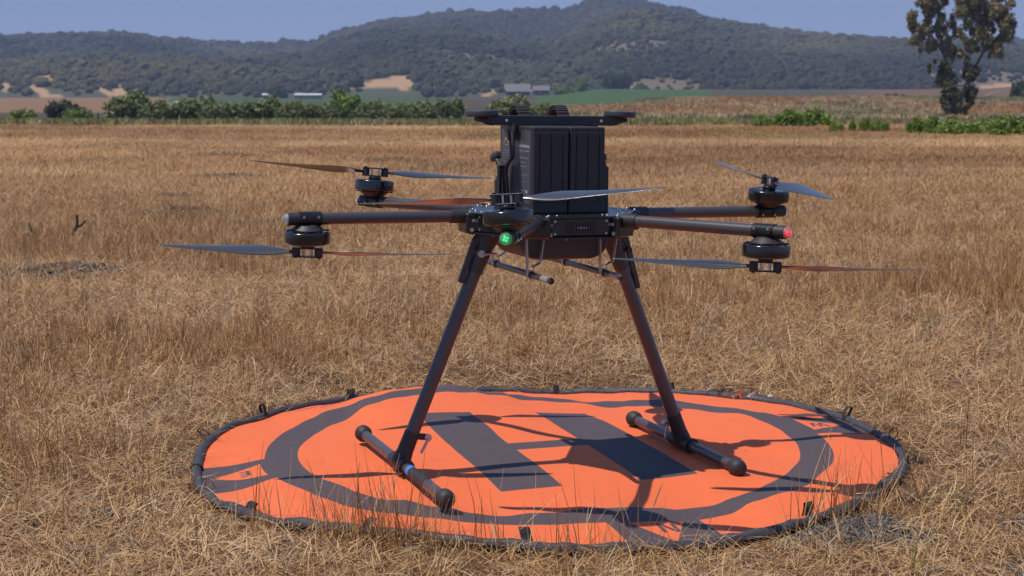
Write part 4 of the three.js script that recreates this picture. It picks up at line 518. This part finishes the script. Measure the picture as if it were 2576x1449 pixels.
// standing stubble and dead grass
{
  const st = [0, 1, 2, 3, 4, 5].map((k) => blades(600 + k, 12, { radius: 0.045, len: 0.085, width: 0.0017, lie: 0.36, spread: 0.7, curl: 1.2, seg: 4, lift: 0 }));
  const dressing = (x, z, r) => { const d = -z, v = stand(x, z), g = 1 + 0.05 * Math.max(0, d - 5), s = (0.5 + 0.75 * r()) * (0.72 + 0.5 * v), w = 0.7 + 0.6 * r(), big = fbm(x * 0.25 + 60, z * 0.25, 2); return [s * g, s * (1.1 - 0.04 * Math.max(0, d - 4.5)), r() < 0.32 ? tone(TAN, PALE, r(), w) : tone(RUST, big > 0 ? AMBER : TAN, r(), w), 0.4]; };
  scatter('dry_grass', 'short amber brown dead grass standing in patches', 'grass', st, 76000, 21, 1.9, 17, 1.3, (x, z) => (inPad(x, z) < 0.895 ? 0 : (0.07 + 0.93 * stand(x, z) ** 1.4) * bare(x, z)), dressing);
  const wide = [0, 1, 2, 3].map((k) => blades(640 + k, 26, { radius: 0.17, len: 0.08, width: 0.0032, lie: 0.58, spread: 0.75, curl: 1.1, seg: 3, lift: 0.015 }));
  scatter('field_grass', 'dead tan grass covering the field farther back', 'grass', wide, 150000, 31, 10, 56, 1.0, (x, z) => ss(10, 16, -z) * (1 - ss(48, 56, -z)) * mix(0.6, 1, stand(x * 0.4, z * 0.4)) * Math.max(0.25, bare(x, z)), (x, z, r) => { const d = -z, s = (0.7 + 0.6 * r()) * (0.95 + 0.024 * d), w = 0.75 + 0.5 * r(), q = ss(-0.3, 0.3, fbm(x * 0.05 + 9, z * 0.16, 3) + 0.35 * (r() - 0.5)), yl = d > 26 && fbm(x * 0.13, z * 0.1 + 60, 3) > 0.33 && r() < 0.3; return [s, 0.55 + 0.6 * r(), yl ? [0.4 * w, 0.36 * w, 0.06 * w] : tone(tone(PALE, TAN, 0.5, 1), [0.36, 0.17, 0.055], q * 0.85, w * mix(1.08, 0.85, ss(-0.2, 0.25, fbm(x * 0.3, z * 0.2 + 90, 3)))), 0.3]; });
  const verge = [0, 1].map((k) => blades(680 + k, 30, { radius: 0.4, len: 0.3, width: 0.02, lie: 0.3, spread: 0.6, curl: 0.9, seg: 3, lift: 0 }));
  scatter('verge_weeds', 'low green and yellow weeds on the far edge of the field', 'weeds', verge, 26000, 37, 52, 120, 1.0, (x, z) => ss(-0.12, 0.2, fbm(x * 0.13, z * 0.08, 3)) * ss(50, 58, -z), (x, z, r) => { const s = 0.6 + 0.6 * r(), w = 0.8 + 0.4 * r(), q = r(); return [s * 1.3, s * 0.7, q < 0.25 ? [0.3 * w, 0.28 * w, 0.05 * w] : q < 0.6 ? [0.15 * w, 0.18 * w, 0.05 * w] : [0.36 * w, 0.25 * w, 0.12 * w], 0.3]; });
  const scrub = [0, 1].map((k) => blades(690 + k, 40, { radius: 0.9, len: 0.8, width: 0.07, lie: 0.4, spread: 0.7, curl: 0.9, seg: 2, lift: 0.1 }));
  scatter('bank_scrub', 'russet and grey scrub covering the low bank', 'scrub', scrub, 24000, 39, 145, 330, 1.0, (x, z) => ss(0.0, 0.05, x / -z), (x, z, r) => { const s = 0.6 + 0.8 * r(), w = 0.7 + 0.6 * r(), q = fbm(x * 0.05, z * 0.03 + 70, 3) + 0.3 * (r() - 0.5); return [s * 0.8, s * 0.4, q > 0.16 ? [0.42 * w, 0.22 * w, 0.085 * w] : q > -0.12 ? [0.44 * w, 0.31 * w, 0.16 * w] : [0.2 * w, 0.2 * w, 0.08 * w], 0.3]; });
  const twigs = [0, 1, 2].map((k) => blades(700 + k, 4, { radius: 0.02, len: 0.17, width: 0.0015, lie: 0.22, spread: 0.5, curl: 0.7, seg: 5, lift: 0 }));
  scatter('tall_stalk', 'thin tall brown grass stalks rising above the rest', 'grass', twigs, 9000, 41, 1.9, 12, 1.6, (x, z) => (inPad(x, z) < 0.9 ? 0 : (0.2 + 0.8 * stand(x, z)) * bare(x, z)), (x, z, r) => { const s = 0.5 + 0.55 * r(); return [s, s, tone(RUST, [0.2, 0.11, 0.06], r(), 0.7 + 0.4 * r()), 0.4]; });
  const oats = [0, 1].map((k) => blades(720 + k, 2, { radius: 0.012, len: 0.16, width: 0.0015, lie: 0.2, spread: 0.4, curl: 0.9, seg: 14, lift: 0, head: true }));
  scatter('wild_oat', 'bleached wild oat stalks with seed heads', 'grass', oats, 1600, 43, 1.9, 8, 1.6, (x, z) => (inPad(x, z) < 0.9 ? 0 : 0.3 + 0.5 * stand(x, z)), (x, z, r) => { const s = 0.5 + 0.5 * r(); return [s, s, tone(PALE, [0.74, 0.56, 0.34], r(), 0.8 + 0.3 * r()), 0.5]; });
  const gr = [0, 1].map((k) => blades(740 + k, 12, { radius: 0.025, len: 0.085, width: 0.0026, lie: 0.28, spread: 0.5, curl: 0.9, seg: 4, lift: 0 }));
  scatter('green_grass', 'scattered small tufts of green grass among the straw', 'grass', gr, 4200, 51, 1.9, 30, 1.3, (x, z) => (inPad(x, z) < 0.9 ? 0 : fbm(x * 0.9 + 20, z * 0.9, 2) > 0.18 ? 0.3 : 0.03), (x, z, r) => { const s = 0.4 + 0.6 * r(); return [s, s, r() < 0.4 ? [0.36, 0.33, 0.1] : [0.15 + 0.08 * r(), 0.19 + 0.06 * r(), 0.05], 0.4]; });
  // the taller stand hard against the near rim
  const rim = [0, 1, 2, 3].map((k) => blades(760 + k, 7, { radius: 0.05, len: 0.12, width: 0.0017, lie: 0.2, spread: 0.5, curl: 0.8, seg: 5, lift: 0 }));
  const r = rng(61), pts = []; for (const [px, n, spread] of [[790, 7, 60], [900, 15, 80], [1010, 10, 70], [1080, 9, 50], [1230, 4, 60], [1450, 4, 80], [1560, 3, 60], [1690, 1, 60], [620, 4, 80], [2130, 6, 60], [2200, 6, 60], [2330, 8, 80]]) for (let k = 0; k < n; k++) { const a = at(px + (r() - 0.5) * spread * 1.6, 1330, 2.86), ex = a.x - PADX, rr = 0.89 + 0.1 * r() ** 2, z = Math.abs(ex) < rr ? PADZ + Math.sqrt(rr * rr - ex * ex) : -3.1 - 0.3 * r(); pts.push([a.x, z]); }
  const m4 = new THREE.Matrix4(), Q = new THREE.Quaternion(), col = new THREE.Color();
  rim.forEach((g, k) => { const own = pts.filter((_, i) => i % 4 === k), im = new THREE.InstancedMesh(g, strawMat, own.length); own.forEach(([x, z], i) => { const s = 0.65 + 0.85 * r(); Q.setFromEuler(new THREE.Euler((r() - 0.5) * 0.4, r() * 6.28, (r() - 0.5) * 0.4)); m4.compose(V(x, land(x, z) - 0.003, z), Q, V(s, s, s)); im.setMatrixAt(i, m4); const c = r() < 0.3 ? tone(TAN, PALE, r(), 1) : tone(RUST, AMBER, r(), 0.8 + 0.5 * r()); col.setRGB(c[0], c[1], c[2]); im.setColorAt(i, col); }); im.name = numbered('rim_grass'); tag(im, 'brown grass standing against the near rim of the landing pad', 'grass', 'brown grass against the pad rim', 'stuff'); im.castShadow = im.receiveShadow = true; scene.add(im); });
}
// crumbled soil of the burrow mounds
{
  const g = new THREE.IcosahedronGeometry(1, 1), p = g.attributes.position; for (let k = 0; k < p.count; k++) { const v = V().fromBufferAttribute(p, k), f = 1 + 0.5 * noise(v.x * 2.3 + 1, v.y * 2.3 + v.z * 3.1); p.setXYZ(k, v.x * f, v.y * f * 0.8, v.z * f); } g.computeVertexNormals();
  const r = rng(71), list = []; MOUNDS.forEach(([mx, mz, rx, rz, mh], i) => { const n = i === 0 ? 3600 : i < 7 || i > 9 ? 700 : 420; for (let k = 0; k < n; k++) { const a = r() * 6.283, q = Math.sqrt(r()) * 1.15, x = mx + rx * q * Math.cos(a), z = mz + rz * q * Math.sin(a); if (inPad(x, z) < 0.885) continue; if (r() < q * q * 0.6) continue; list.push([x, z, (0.0018 + 0.0055 * r() ** 3) * (i === 0 || i > 6 && i < 10 ? 1 : 2.4)]); } });
  const im = new THREE.InstancedMesh(g, std(0xffffff, 0.97), list.length), m4 = new THREE.Matrix4(), Q = new THREE.Quaternion(), col = new THREE.Color();
  list.forEach(([x, z, s], i) => { Q.setFromEuler(new THREE.Euler(r() * 6, r() * 6, r() * 6)); m4.compose(V(x, land(x, z) + s * 0.4, z), Q, V(s, s * (0.7 + 0.5 * r()), s)); im.setMatrixAt(i, m4); const w = 0.75 + 0.5 * r(), pale = r() < 0.05 ? 1.9 : 1; col.setRGB(0.155 * w * pale, 0.135 * w * pale, 0.12 * w * pale); im.setColorAt(i, col); });
  im.name = 'soil_crumbs'; tag(im, 'grey brown crumbled soil of the burrow mounds', 'soil', null, 'stuff'); im.castShadow = im.receiveShadow = true; scene.add(im);
}
// dead branches in the field to the left
function twigThing(px, py, label, limbs) { const d = EYE * 3900 / (py - 255), b = at(px, py, d), o = thing('dead_branch', label, 'branch'); o.position.set(b.x, land(b.x, -d) - 0.01, -d); const mat = std(colour(0.09, 0.07, 0.06), 0.95); for (const pts of limbs) part('stem', pipe(pts.map(([x, y, z = 0]) => V(x / 3900 * d, y / 3900 * d, z)), 0.009, 16, 6), mat, o); }
twigThing(110, 600, 'dead forked branch leaning left in the dry grass', [[[0, -6], [-14, 18, 0.03], [-24, 34, 0.04], [-34, 50, 0.02]], [[-10, 12, 0.03], [-22, 22, 0.08], [-32, 26, 0.1]]]);
twigThing(186, 598, 'dead branch with two upright prongs in the dry grass', [[[-6, -4], [0, 24, 0.02], [14, 44, 0.05], [16, 72, 0.06]], [[0, 0], [18, 10, 0.05], [38, 28, 0.1]], [[10, 40, 0.05], [22, 46, 0.02], [30, 56]]]);

renderer.render(scene, camera);
